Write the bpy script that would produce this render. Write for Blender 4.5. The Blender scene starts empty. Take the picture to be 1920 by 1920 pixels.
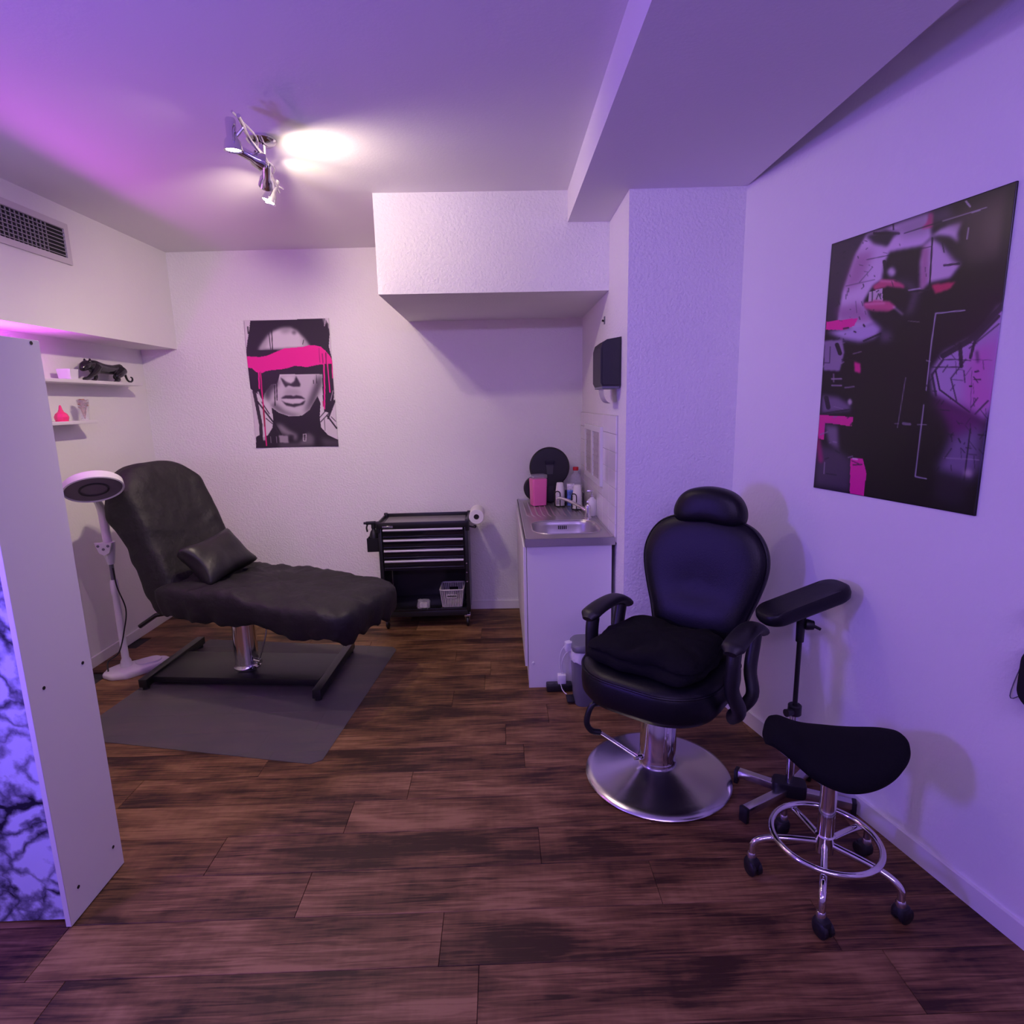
import bpy, bmesh, math, random
import numpy as np
from mathutils import Vector, Matrix, noise

random.seed(7)
sc = bpy.context.scene
COL = sc.collection
R = math.radians

# ------------------------------------------------------------------ camera
cd = bpy.data.cameras.new('camera')
cam = bpy.data.objects.new('camera', cd)
COL.objects.link(cam)
cd.sensor_width = 36.0
cd.lens = 1094.335 / 1920 * 36.0
cd.clip_start = 0.02
_b = [[0.99953980, 0.02463616, -0.01769897], [-0.02191758, 0.18315563, -0.98283958], [-0.02097172, 0.98277519, 0.18361131]]
cam.matrix_world = Matrix.Translation((0, 0, 1.65)) @ Matrix(_b).to_4x4()
sc.camera = cam

# ------------------------------------------------------------------ world, view, area lights
w = bpy.data.worlds.new('world')
sc.world = w
w.use_nodes = True
w.node_tree.nodes['Background'].inputs[0].default_value = (0.30, 0.24, 0.55, 1)
w.node_tree.nodes['Background'].inputs[1].default_value = 0.02
sc.view_settings.view_transform = 'Standard'
sc.view_settings.look = 'None'
sc.view_settings.gamma = 1.0
sc.view_settings.use_curve_mapping = False
sc.view_settings.exposure = 0.0


def area(name, loc, direction, sx, sy, power, color, along=None):
    d = bpy.data.lights.new(name, 'AREA')
    d.shape = 'RECTANGLE'
    d.size = sx
    d.size_y = sy
    d.energy = power
    d.color = color
    o = bpy.data.objects.new(name, d)
    COL.objects.link(o)
    o.location = loc
    o.rotation_euler = Vector(direction).to_track_quat('-Z', 'Y').to_euler()
    if along:                                   # long side of the strip along this axis
        z_ = -Vector(direction).normalized()
        y_ = (Vector(along) - z_ * z_.dot(Vector(along))).normalized()
        o.rotation_euler = Matrix((y_.cross(z_), y_, z_)).transposed().to_euler()
    return o


# violet LED lamp standing left of the picture, in front of the partition
area('violet_led_light', (-2.24, 0.86, 1.42), (1, 0.36, 0.05), 0.24, 0.34, 34, (0.20, 0.10, 1.0))
# magenta LED strip lying on the niche shelf
area('magenta_led_light', (-2.535, 2.83, 1.945), (0.25, 0.10, 1.0), 0.03, 1.04, 9, (0.80, 0.07, 1.0), (0, 1, 0))
# violet LED strip along the top of the wall behind the camera
area('violet_strip_light', (-0.3, -1.12, 2.55), (0, 1.0, 0.02), 2.6, 0.06, 41, (0.52, 0.34, 1.0))

# ------------------------------------------------------------------ materials
MATS = {}


def srgb(r, g, b):
    f = lambda c: c / 12.92 if c <= 0.04045 else ((c + 0.055) / 1.055) ** 2.4
    return (f(r / 255), f(g / 255), f(b / 255), 1)


def mat(name, color, rough=0.5, metal=0.0, bump=None, bscale=60, vary=None, spec=0.5, alpha=1.0, emit=None, estr=0, trans=0.0, coat=0.0, sheen=0.0, detail=4):
    m = bpy.data.materials.new(name)
    m.use_nodes = True
    nt = m.node_tree
    p = nt.nodes['Principled BSDF']
    p.inputs['Base Color'].default_value = (*color[:3], 1)
    p.inputs['Roughness'].default_value = rough
    p.inputs['Metallic'].default_value = metal
    p.inputs['Specular IOR Level'].default_value = spec
    p.inputs['Alpha'].default_value = alpha
    p.inputs['Transmission Weight'].default_value = trans
    p.inputs['Coat Weight'].default_value = coat
    p.inputs['Sheen Weight'].default_value = sheen
    if emit:
        p.inputs['Emission Color'].default_value = (*emit[:3], 1)
        p.inputs['Emission Strength'].default_value = estr
    tc = nt.nodes.new('ShaderNodeTexCoord')
    n = nt.nodes.new('ShaderNodeTexNoise')
    n.inputs['Scale'].default_value = bscale
    n.inputs['Detail'].default_value = detail
    nt.links.new(tc.outputs['Object'], n.inputs['Vector'])
    if bump:
        b = nt.nodes.new('ShaderNodeBump')
        b.inputs['Strength'].default_value = bump
        b.inputs['Distance'].default_value = 0.01
        nt.links.new(n.outputs['Fac'], b.inputs['Height'])
        nt.links.new(b.outputs['Normal'], p.inputs['Normal'])
    if vary:
        n2 = nt.nodes.new('ShaderNodeTexNoise')
        n2.inputs['Scale'].default_value = vary[1]
        nt.links.new(tc.outputs['Object'], n2.inputs['Vector'])
        r = nt.nodes.new('ShaderNodeValToRGB')
        r.color_ramp.elements[0].color = (*[c * (1 - vary[0]) for c in color[:3]], 1)
        r.color_ramp.elements[1].color = (*[min(1, c * (1 + vary[0])) for c in color[:3]], 1)
        r.color_ramp.elements[0].position = 0.35
        r.color_ramp.elements[1].position = 0.65
        nt.links.new(n2.outputs['Fac'], r.inputs['Fac'])
        nt.links.new(r.outputs['Color'], p.inputs['Base Color'])
    MATS[name] = m
    return m


M_WALL = mat('plaster_white', (0.80, 0.79, 0.78), 0.85, bump=0.55, bscale=75, vary=(0.02, 1.5), detail=3)
M_WALLS = mat('plaster_smooth', (0.80, 0.79, 0.78), 0.85, bump=0.18, bscale=60, vary=(0.02, 1.2))
M_CEIL = mat('ceiling_paint', (0.80, 0.79, 0.79), 0.9, bump=0.06, bscale=90)
M_BASE = mat('baseboard_white', (0.78, 0.77, 0.76), 0.45, bump=0.03)
M_WLAM = mat('white_laminate', (0.74, 0.73, 0.73), 0.4, bump=0.02)
M_BLKL = mat('black_leatherette', (0.005, 0.005, 0.008), 0.40, bump=0.10, bscale=220, spec=0.30)
M_BLKP = mat('black_plastic', (0.008, 0.008, 0.010), 0.45, bump=0.04, bscale=150)
M_BLKF = mat('black_fabric', (0.0045, 0.0045, 0.006), 0.9, bump=0.25, bscale=260, spec=0.2)
M_COVER = mat('black_bed_cover', (0.0085, 0.007, 0.010), 0.64, bump=1.0, bscale=15, sheen=0.0, detail=8)
M_PILLOW = mat('black_satin_pillow', (0.010, 0.009, 0.012), 0.42, bump=0.25, bscale=24)
M_BLKM = mat('black_painted_metal', (0.012, 0.012, 0.014), 0.32, bump=0.02, bscale=120)
M_BLKG = mat('glossy_black_metal', (0.008, 0.008, 0.010), 0.14, bump=0.015, bscale=30, coat=0.3)
M_CHROME = mat('chrome', (0.78, 0.77, 0.80), 0.10, 1.0, bump=0.01, bscale=20)
M_CHROMER = mat('satin_chrome', (0.70, 0.69, 0.72), 0.24, 1.0, bump=0.02, bscale=50)
M_ALU = mat('brushed_aluminium', (0.82, 0.82, 0.84), 0.4, 0.35, bump=0.03, bscale=140)
M_STEEL = mat('stainless_steel', (0.50, 0.48, 0.49), 0.36, 0.8, bump=0.03, bscale=90)
M_WPL = mat('white_plastic', (0.76, 0.76, 0.78), 0.35, bump=0.01)
M_GPL = mat('grey_plastic', (0.15, 0.16, 0.18), 0.45, bump=0.03, bscale=160)
M_DGP = mat('dark_grey_plastic', (0.045, 0.045, 0.05), 0.5, bump=0.03, bscale=160)
M_TILE = mat('white_tile', (0.80, 0.78, 0.77), 0.18, bump=0.01, bscale=8)
M_GROUT = mat('grout', (0.55, 0.53, 0.52), 0.9, bump=0.1)
M_PAPER = mat('white_paper', (0.82, 0.81, 0.80), 0.9, bump=0.12, bscale=120)
M_BAG = mat('thin_white_bag', (0.78, 0.78, 0.82), 0.4, bump=0.4, bscale=40, alpha=0.85)
M_PINKB = mat('pink_plastic', (0.85, 0.16, 0.42), 0.35, bump=0.02)
M_HOT = mat('hot_pink_ceramic', (0.95, 0.05, 0.22), 0.35, bump=0.03)
M_CLEAR = mat('clear_plastic', (0.80, 0.80, 0.86), 0.12, alpha=0.22, bump=0.02)
M_RED = mat('red_plastic', (0.60, 0.02, 0.04), 0.4, bump=0.02)
M_BLUE = mat('blue_label', (0.12, 0.22, 0.62), 0.4, vary=(0.5, 30))
M_LABEL = mat('white_label', (0.72, 0.70, 0.78), 0.5, vary=(0.3, 60))
M_FLOWER = mat('dried_flower', (0.50, 0.22, 0.14), 0.8, vary=(0.5, 90), spec=0.2)
M_HOLE = mat('vent_shadow', (0.02, 0.02, 0.022), 0.9, bump=0.02)
M_LOUV = mat('louvre_metal', (0.30, 0.29, 0.30), 0.5, 0.0, bump=0.02)
M_VENT = mat('vent_frame', (0.60, 0.57, 0.58), 0.5, bump=0.02)
M_GREY = mat('grey_insert', (0.48, 0.45, 0.47), 0.5, vary=(0.12, 40))
M_BULB = mat('lit_bulb', (1, 0.95, 0.85), 0.5, emit=(1.0, 0.86, 0.62), estr=38)
M_LEDM = mat('magenta_led', (1, 0.3, 0.9), 0.5, emit=(1.0, 0.10, 0.95), estr=4)
M_LEDV = mat('violet_led', (0.4, 0.3, 1), 0.5, emit=(0.30, 0.13, 1.0), estr=3)
M_TRAY = mat('grey_tray_mat', (0.22, 0.21, 0.22), 0.35, bump=0.03, bscale=120)
M_LENS = mat('lamp_underside', (0.20, 0.17, 0.21), 0.35, bump=0.02)
M_ROLLIN = mat('roll_core', (0.05, 0.04, 0.04), 0.9, bump=0.02)

# translucent floor mat
M_MAT = mat('translucent_mat', (0.14, 0.13, 0.14), 0.42, alpha=0.5, bump=0.05, bscale=200)


def wood_material():
    m = bpy.data.materials.new('dark_wood_plank')
    m.use_nodes = True
    nt = m.node_tree
    N = nt.nodes
    L = nt.links
    p = N['Principled BSDF']
    tc = N.new('ShaderNodeTexCoord')
    oi = N.new('ShaderNodeObjectInfo')
    mul = N.new('ShaderNodeMath'); mul.operation = 'MULTIPLY'; mul.inputs[1].default_value = 37.0
    L.new(oi.outputs['Random'], mul.inputs[0])
    add = N.new('ShaderNodeVectorMath'); add.operation = 'ADD'
    L.new(tc.outputs['Object'], add.inputs[0])
    L.new(mul.outputs[0], add.inputs[1])

    def nz(scale, sx, sy, detail, dist=0.0):
        mp = N.new('ShaderNodeMapping')
        mp.inputs['Scale'].default_value = (sx, sy, 1)
        L.new(add.outputs[0], mp.inputs['Vector'])
        n = N.new('ShaderNodeTexNoise')
        n.inputs['Scale'].default_value = scale
        n.inputs['Detail'].default_value = detail
        n.inputs['Distortion'].default_value = dist
        L.new(mp.outputs[0], n.inputs['Vector'])
        return n
    grain = nz(9, 0.45, 8.0, 12, 1.2)
    patch = nz(2.6, 0.8, 2.6, 5, 0.6)
    saw = nz(26, 1.6, 0.35, 3)
    r1 = N.new('ShaderNodeValToRGB')
    e = r1.color_ramp.elements
    e[0].position = 0.30; e[0].color = (0.032, 0.011, 0.005, 1)
    e[1].position = 0.72; e[1].color = (0.27, 0.145, 0.066, 1)
    mid = e.new(0.5); mid.color = (0.140, 0.066, 0.027, 1)
    mix = N.new('ShaderNodeMath'); mix.operation = 'MULTIPLY_ADD'
    L.new(grain.outputs['Fac'], mix.inputs[0]); mix.inputs[1].default_value = 0.75
    m2 = N.new('ShaderNodeMath'); m2.operation = 'MULTIPLY_ADD'
    L.new(patch.outputs['Fac'], m2.inputs[0]); m2.inputs[1].default_value = 1.05; m2.inputs[2].default_value = -0.34
    m3 = N.new('ShaderNodeMath'); m3.operation = 'MULTIPLY_ADD'
    L.new(saw.outputs['Fac'], m3.inputs[0]); m3.inputs[1].default_value = 0.12
    L.new(m2.outputs[0], m3.inputs[2])
    L.new(m3.outputs[0], mix.inputs[2])
    m4 = N.new('ShaderNodeMath'); m4.operation = 'MULTIPLY_ADD'
    L.new(oi.outputs['Random'], m4.inputs[0]); m4.inputs[1].default_value = 0.13
    L.new(mix.outputs[0], m4.inputs[2])
    m5 = N.new('ShaderNodeMath'); m5.operation = 'SUBTRACT'
    L.new(m4.outputs[0], m5.inputs[0]); m5.inputs[1].default_value = 0.20
    L.new(m5.outputs[0], r1.inputs['Fac'])
    L.new(r1.outputs['Color'], p.inputs['Base Color'])
    p.inputs['Roughness'].default_value = 0.55
    p.inputs['Specular IOR Level'].default_value = 0.35
    b = N.new('ShaderNodeBump'); b.inputs['Strength'].default_value = 0.25; b.inputs['Distance'].default_value = 0.004
    L.new(grain.outputs['Fac'], b.inputs['Height'])
    L.new(b.outputs['Normal'], p.inputs['Normal'])
    return m


M_WOOD = wood_material()


def marble_material():
    m = bpy.data.materials.new('marble_print')
    m.use_nodes = True
    nt = m.node_tree; N = nt.nodes; L = nt.links
    p = N['Principled BSDF']
    tc = N.new('ShaderNodeTexCoord')
    n0 = N.new('ShaderNodeTexNoise'); n0.inputs['Scale'].default_value = 3.2; n0.inputs['Detail'].default_value = 6
    L.new(tc.outputs['Object'], n0.inputs['Vector'])
    sub = N.new('ShaderNodeVectorMath'); sub.operation = 'MULTIPLY_ADD'
    sub.inputs[1].default_value = (0.55, 0.55, 0.55)
    L.new(n0.outputs['Color'], sub.inputs[0]); L.new(tc.outputs['Object'], sub.inputs[2])
    v = N.new('ShaderNodeTexVoronoi'); v.feature = 'DISTANCE_TO_EDGE'; v.inputs['Scale'].default_value = 7.5
    L.new(sub.outputs[0], v.inputs['Vector'])
    n1 = N.new('ShaderNodeTexNoise'); n1.inputs['Scale'].default_value = 7; n1.inputs['Detail'].default_value = 7
    L.new(sub.outputs[0], n1.inputs['Vector'])
    ma = N.new('ShaderNodeMath'); ma.operation = 'MULTIPLY_ADD'; ma.inputs[1].default_value = 0.55
    L.new(n1.outputs['Fac'], ma.inputs[0])
    L.new(v.outputs['Distance'], ma.inputs[2])
    r = N.new('ShaderNodeValToRGB')
    e = r.color_ramp.elements
    e[0].position = 0.24; e[0].color = (0.012, 0.012, 0.03, 1)
    e[1].position = 0.46; e[1].color = (0.60, 0.62, 0.86, 1)
    q = e.new(0.33); q.color = (0.20, 0.20, 0.30, 1)
    L.new(ma.outputs[0], r.inputs['Fac']); L.new(r.outputs['Color'], p.inputs['Base Color'])
    p.inputs['Roughness'].default_value = 0.4
    return m


M_MARBLE = marble_material()


def print_material(name, rough):
    m = bpy.data.materials.new(name)
    m.use_nodes = True
    nt = m.node_tree
    p = nt.nodes['Principled BSDF']
    a = nt.nodes.new('ShaderNodeVertexColor')
    a.layer_name = 'print'
    nt.links.new(a.outputs['Color'], p.inputs['Base Color'])
    p.inputs['Roughness'].default_value = rough
    return m


M_PRINT1 = print_material('poster_print', 0.45)
M_PRINT2 = print_material('poster_print_gloss', 0.28)


# ------------------------------------------------------------------ helpers
def obj(name, bm, material, parent=None, smooth=True, loc=None, rot=None, autosmooth=40):
    bmesh.ops.recalc_face_normals(bm, faces=bm.faces)
    me = bpy.data.meshes.new(name)
    if smooth:
        lim = R(autosmooth)
        for f in bm.faces:
            f.smooth = True
        for e in bm.edges:
            if len(e.link_faces) == 2 and e.calc_face_angle(0) > lim:
                e.smooth = False
    bm.to_mesh(me)
    bm.free()
    o = bpy.data.objects.new(name, me)
    COL.objects.link(o)
    me.materials.append(material)
    if parent:
        o.parent = parent
    if loc:
        o.location = loc
    if rot:
        o.rotation_euler = rot
    return o


def tag(o, label, cat, group=None):
    o['label'] = label
    o['category'] = cat
    if group:
        o['group'] = group
    return o


def thing(name, label, cat, loc=(0, 0, 0), rz=0.0, group=None):
    o = bpy.data.objects.new(name, None)
    o.empty_display_size = 0.1
    COL.objects.link(o)
    o.location = loc
    o.rotation_euler = (0, 0, rz)
    return tag(o, label, cat, group)


def struct(name, bm, material, label=None, smooth=False):
    o = obj(name, bm, material, None, smooth)
    o['kind'] = 'structure'
    if label:
        o['label'] = label
    return o


def box(bm, x0, x1, y0, y1, z0, z1, bev=0.0, seg=2, M=None):
    t = bmesh.new()
    bmesh.ops.create_cube(t, size=1)
    bmesh.ops.scale(t, vec=(x1 - x0, y1 - y0, z1 - z0), verts=t.verts)
    bmesh.ops.translate(t, vec=((x0 + x1) / 2, (y0 + y1) / 2, (z0 + z1) / 2), verts=t.verts)
    if bev:
        bmesh.ops.bevel(t, geom=t.edges[:], offset=bev, segments=seg, affect='EDGES', profile=0.5)
    return merge(bm, t, M)


def merge(bm, t, M=None):
    if M is not None:
        bmesh.ops.transform(t, matrix=M, verts=t.verts)
    mp = {}
    for v in t.verts:
        mp[v] = bm.verts.new(v.co)
    for f in t.faces:
        try:
            bm.faces.new([mp[v] for v in f.verts])
        except ValueError:
            pass
    t.free()
    return bm


def B():
    return bmesh.new()


def bx(*a, **k):
    return box(B(), *a, **k)


def prism(bm, pts, z0, z1, M=None):
    t = bmesh.new()
    lo = [t.verts.new((x, y, z0)) for x, y in pts]
    hi = [t.verts.new((x, y, z1)) for x, y in pts]
    n = len(pts)
    t.faces.new(lo[::-1]); t.faces.new(hi)
    for i in range(n):
        t.faces.new((lo[i], lo[(i + 1) % n], hi[(i + 1) % n], hi[i]))
    return merge(bm, t, M)


def lathe(bm, prof, seg=32, M=None):
    """prof: list of (radius, z); closed on the axis where radius is 0"""
    t = bmesh.new()
    rings = []
    for r, z in prof:
        if r < 1e-6:
            rings.append([t.verts.new((0, 0, z))])
        else:
            rings.append([t.verts.new((r * math.cos(2 * math.pi * i / seg), r * math.sin(2 * math.pi * i / seg), z)) for i in range(seg)])
    for a, b in zip(rings, rings[1:]):
        for i in range(seg):
            j = (i + 1) % seg
            if len(a) == 1 and len(b) == 1:
                continue
            if len(a) == 1:
                t.faces.new((a[0], b[i], b[j]))
            elif len(b) == 1:
                t.faces.new((a[i], a[j], b[0]))
            else:
                t.faces.new((a[i], a[j], b[j], b[i]))
    return merge(bm, t, M)


def cyl(bm, r, z0, z1, seg=24, M=None, bev=0.0):
    if bev:
        return lathe(bm, [(0, z0), (r - bev, z0), (r, z0 + bev), (r, z1 - bev), (r - bev, z1), (0, z1)], seg, M)
    return lathe(bm, [(0, z0), (r, z0), (r, z1), (0, z1)], seg, M)


def smooth_path(pts, n=6):
    """Catmull-Rom through the points"""
    P = [Vector(p) for p in pts]
    if len(P) < 3:
        return P
    Q = [P[0] * 2 - P[1]] + P + [P[-1] * 2 - P[-2]]
    out = []
    for i in range(1, len(Q) - 2):
        for k in range(n):
            t = k / n
            a, b, c, d = Q[i - 1], Q[i], Q[i + 1], Q[i + 2]
            out.append(0.5 * ((2 * b) + (c - a) * t + (2 * a - 5 * b + 4 * c - d) * t * t + (3 * b - a - 3 * c + d) * t ** 3))
    out.append(P[-1])
    return out


def tube(bm, pts, rad, seg=10, M=None, closed=False, flat=(1, 1)):
    P = [Vector(p) for p in pts]
    n = len(P)
    rads = rad if isinstance(rad, (list, tuple)) else [rad] * n
    t = bmesh.new()
    rings = []
    prev = None
    for i in range(n):
        if closed:
            d = P[(i + 1) % n] - P[i - 1]
        else:
            d = P[min(i + 1, n - 1)] - P[max(i - 1, 0)]
        d.normalize()
        if prev is None:
            u = d.orthogonal().normalized()
            if abs(d.x) < 0.9:
                u = (Vector((1, 0, 0)) - d * d.x).normalized()
        else:
            u = (prev - d * prev.dot(d)).normalized()
        prev = u
        v = d.cross(u)
        k = rads[min(i, len(rads) - 1)]
        rings.append([t.verts.new(P[i] + (u * math.cos(2 * math.pi * j / seg) * flat[0] + v * math.sin(2 * math.pi * j / seg) * flat[1]) * k) for j in range(seg)])
    m = n if closed else n - 1
    for i in range(m):
        a, b = rings[i], rings[(i + 1) % n]
        for j in range(seg):
            t.faces.new((a[j], a[(j + 1) % seg], b[(j + 1) % seg], b[j]))
    if not closed:
        t.faces.new(rings[0][::-1])
        t.faces.new(rings[-1])
    return merge(bm, t, M)


def rrect(wx, wy, r, n=8):
    """rounded rectangle outline, centred; r may be four radii (+x+y, -x+y, -x-y, +x-y)"""
    rs = r if isinstance(r, (list, tuple)) else [r] * 4
    out = []
    for (sx, sy, a0), q in zip([(1, 1, 0), (-1, 1, 90), (-1, -1, 180), (1, -1, 270)], rs):
        cx, cy = sx * (wx / 2 - q), sy * (wy / 2 - q)
        for i in range(n + 1):
            a = R(a0 + 90 * i / n)
            out.append((cx + q * math.cos(a), cy + q * math.sin(a)))
    return out


def resample(pts, n):
    P = [Vector((x, y)) for x, y in pts]
    P.append(P[0])
    L = [0]
    for a, b in zip(P, P[1:]):
        L.append(L[-1] + (b - a).length)
    out = []
    k = 0
    for i in range(n):
        s = L[-1] * i / n
        while L[k + 1] < s:
            k += 1
        f = (s - L[k]) / max(1e-9, L[k + 1] - L[k])
        q = P[k].lerp(P[k + 1], f)
        out.append((q.x, q.y))
    return out


def slab(bm, outline, prof, M=None, disp=None, cen=None):
    """rings of the outline: prof = [(scale 0..1 of the outline, z)], closed with a fan at both ends"""
    n = len(outline)
    if cen is None:
        cen = (sum(p[0] for p in outline) / n, sum(p[1] for p in outline) / n)
    t = bmesh.new()
    rings = []
    for s, z in prof:
        ring = []
        if s <= 0:
            co = Vector((cen[0], cen[1], z))
            ring = [t.verts.new(disp(co, s) if disp else co)]
        else:
            for (x, y) in outline:
                co = Vector((cen[0] + (x - cen[0]) * s, cen[1] + (y - cen[1]) * s, z))
                ring.append(t.verts.new(disp(co, s) if disp else co))
        rings.append(ring)
    for a, b in zip(rings, rings[1:]):
        for i in range(n):
            j = (i + 1) % n
            if len(a) == 1 and len(b) == 1:
                continue
            if len(a) == 1:
                t.faces.new((a[0], b[i], b[j]))
            elif len(b) == 1:
                t.faces.new((a[i], a[j], b[0]))
            else:
                t.faces.new((a[i], a[j], b[j], b[i]))
    if len(rings[0]) > 1:
        t.faces.new(rings[0][::-1])
    if len(rings[-1]) > 1:
        t.faces.new(rings[-1])
    return merge(bm, t, M)


def T(x, y, z):
    return Matrix.Translation((x, y, z))


def RX(a):
    return Matrix.Rotation(R(a), 4, 'X')


def RY(a):
    return Matrix.Rotation(R(a), 4, 'Y')


def RZ(a):
    return Matrix.Rotation(R(a), 4, 'Z')


def align(p, d):
    """matrix placing local +Z along d at p"""
    return Matrix.Translation(p) @ Vector(d).to_track_quat('Z', 'Y').to_matrix().to_4x4()


# ------------------------------------------------------------------ the room
H = 2.794
XN, XL = -2.708, -2.430
YR = -1.20
yb = lambda x: 4.633 - 0.0291 * (x + 2.43)
PC = Vector((1.1917, 2.955))                     # pillar / right wall corner
WD = Vector((math.sin(0.2336), -math.cos(0.2336)))
WN = Vector((-WD.y, WD.x)) * -1                  # pointing into the room
if WN.x > 0:
    WN = -WN
PE = PC + WD * ((2.955 - YR) / math.cos(0.2336))

floor = struct('floor', bx(-3.0, 2.6, YR - 0.2, 4.9, -0.08, -0.008), M_HOLE, 'dark brown wood plank floor')
PW = 0.19
PLN = 1.22
pm = bpy.data.meshes.new('plank')
_b2 = bx(-PLN / 2 + .0008, PLN / 2 - .0008, -PW / 2 + .0008, PW / 2 - .0008, -0.008, 0.0, bev=0.0009, seg=1)
_b2.to_mesh(pm)
_b2.free()
pm.materials.append(M_WOOD)
row = 0
y = 2.04 - 0.095 - 17 * PW
while y < 4.75:
    off = random.uniform(0, PLN)
    x = -3.0 - off + PLN
    while x < 2.4 + PLN / 2:
        if x + PLN / 2 > -2.75 and y > -0.6:
            # beyond the right wall nothing is laid
            xr = PC.x + (PC.y - y) * math.tan(0.2336) if y < PC.y else 1.25
            if x - PLN / 2 < xr:
                o = bpy.data.objects.new('plank', pm)
                COL.objects.link(o)
                o.parent = floor
                o.location = (x, y, 0)
        x += PLN
    y += PW
    row += 1

struct('ceiling', bx(-3.0, 2.6, YR - 0.1, 4.9, H, H + 0.1), M_CEIL, 'white painted ceiling')
struct('wall_left', bx(XN - 0.1, XN, YR, 4.75, 0, 2.2), M_WALLS, 'white recessed lower left wall')
struct('wall_left_upper', bx(XN - 0.1, XL, YR, 4.75, 2.103, H), M_WALLS, 'white upper left wall overhanging the niche')
b = B()
prism(b, [(XN - 0.1, yb(XN - .1)), (1.3, yb(1.3)), (1.3, 4.85), (XN - 0.1, 4.85)], 0, H)
struct('wall_back', b, M_WALL, 'white plastered back wall')
struct('wall_rear', bx(-3.0, 2.6, YR - 0.1, YR, 0, H), M_WALLS, 'white wall behind the viewer')
b = B()
prism(b, [(PC.x, PC.y), (PE.x, PE.y), (PE.x + 0.15, PE.y), (PC.x + 0.15, PC.y)], 0, H)
struct('wall_right', b, M_WALLS, 'white slanting right wall')
b = B()
prism(b, [(0.640, 2.972), (1.1917, 2.955), (1.45, 2.955), (1.45, 4.8), (0.640, 4.8)], 0, H)
struct('wall_pillar', b, M_WALL, 'white roughcast pillar beside the sink')
struct('trim_1', bx(0.406, 1.1917, YR, 3.474, 2.630, H), M_CEIL, 'white ceiling beam')
struct('trim_2', bx(-0.6645, 0.640, 3.4725, 4.7, 2.266, H), M_WALL, 'white boxed bulkhead above the sink')
# skirting boards
struct('baseboard_left', bx(XN, XN + 0.014, YR, yb(XN), 0, 0.072, bev=0.003), M_BASE)
b = B()
prism(b, [(XN, yb(XN) - 0.014), (0.14, yb(.14) - 0.014), (0.14, yb(.14)), (XN, yb(XN))], 0, 0.066)
struct('baseboard_back', b, M_BASE)
b = B()
q = [PC + WD * -0.0, PE, PE + WN * 0.014, PC + WN * 0.014]
prism(b, [(v.x, v.y) for v in q], 0, 0.075)
struct('baseboard_right', b, M_BASE)
struct('baseboard_pillar', bx(0.64, 1.188, 2.945, 2.972, 0, 0.072, bev=0.003), M_BASE)

# tiled splashback on the side wall above the sink
tb = struct('trim_3', bx(0.634, 0.640, 3.165, yb(.64), 0.87, 1.572), M_GROUT, 'white tiled splashback')
TH, TL = 0.0995, 0.197
tm = bpy.data.meshes.new('tile')
t_ = bx(-0.008, 0, 0.001, TL - 0.001, 0.001, TH - 0.001, bev=0.0012, seg=1)
t_.to_mesh(tm)
t_.free()
tm.materials.append(M_TILE)
for i in range(7):
    for j in range(7):
        o = bpy.data.objects.new('tile', tm)
        COL.objects.link(o)
        o.parent = tb
        o.location = (0.635, 3.166 + j * TL, 0.873 + i * TH)

# ------------------------------------------------------------------ partition unit with marble front (left)
pt = thing('partition_unit', 'tall white partition unit with marbled front at the left edge', 'partition', (-1.432, 1.651, 0))
obj('side_panel', bx(-0.018, 0, 0, 0.272, 0.004, 1.872, bev=0.0012, seg=1), M_WLAM, pt)
obj('marble_panel', bx(-0.99, -0.018, 0.022, 0.040, 0.012, 1.872, bev=0.001, seg=1), M_MARBLE, pt)['label'] = 'white panel with dark marble veins'
obj('back_panel', bx(-0.99, -0.018, 0.254, 0.272, 0.004, 1.872), M_WLAM, pt)
obj('top_panel', bx(-0.99, -0.018, 0.040, 0.254, 1.854, 1.872), M_WLAM, pt)
obj('side_panel', bx(-0.998, -0.980, 0.0, 0.272, 0.0, 1.872), M_WLAM, pt)
for (py, pz) in [(0.238, 1.862), (0.059, 0.812), (0.231, 0.815), (0.053, 0.105), (0.230, 0.105)]:
    obj('screw_cap', cyl(B(), 0.0058, 0, 0.0012, 12, align((0.0, py, pz), (1, 0, 0))), M_BLKP, pt)

# ------------------------------------------------------------------ ventilation grille
vg = thing('ventilation_grille', 'pale framed ventilation grille high on the left wall', 'vent', (XL, 3.0, 2.47))
y0, y1, z0, z1 = -0.55, 0.60, 0.006, 0.226
b = B()
box(b, 0, 0.012, y0, y1, z1 - 0.032, z1); box(b, 0, 0.012, y0, y1, z0, z0 + 0.032)
box(b, 0, 0.012, y1 - 0.034, y1, z0 + 0.0321, z1 - 0.0321); box(b, 0, 0.012, y0, y0 + 0.034, z0 + 0.0321, z1 - 0.0321)
obj('frame', b, M_VENT, vg, False)
obj('backing', bx(0.0005, 0.002, y0 + .03, y1 - .03, z0 + .03, z1 - .03), M_HOLE, vg, False)
lm = None
for k in range(8):
    z = z0 + 0.040 + k * 0.0205
    o = obj('louvre', bx(0.006, 0.0105, y0 + 0.034, y1 - 0.034, z, z + 0.0045), M_LOUV, vg, False) if lm is None else bpy.data.objects.new('louvre', lm)
    if lm is None:
        lm = o.data
        zz0 = z
    else:
        COL.objects.link(o); o.parent = vg; o.location = (0, 0, z - zz0)
lm = None
for k in range(36):
    y = y0 + 0.055 + k * 0.029
    if y > y1 - 0.14:
        break
    if lm is None:
        o = obj('bar', bx(0.0025, 0.006, y, y + 0.006, z0 + 0.034, z1 - 0.034), M_LOUV, vg, False); lm = o.data; yy0 = y
    else:
        o = bpy.data.objects.new('bar', lm); COL.objects.link(o); o.parent = vg; o.location = (0, y - yy0, 0)

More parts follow.
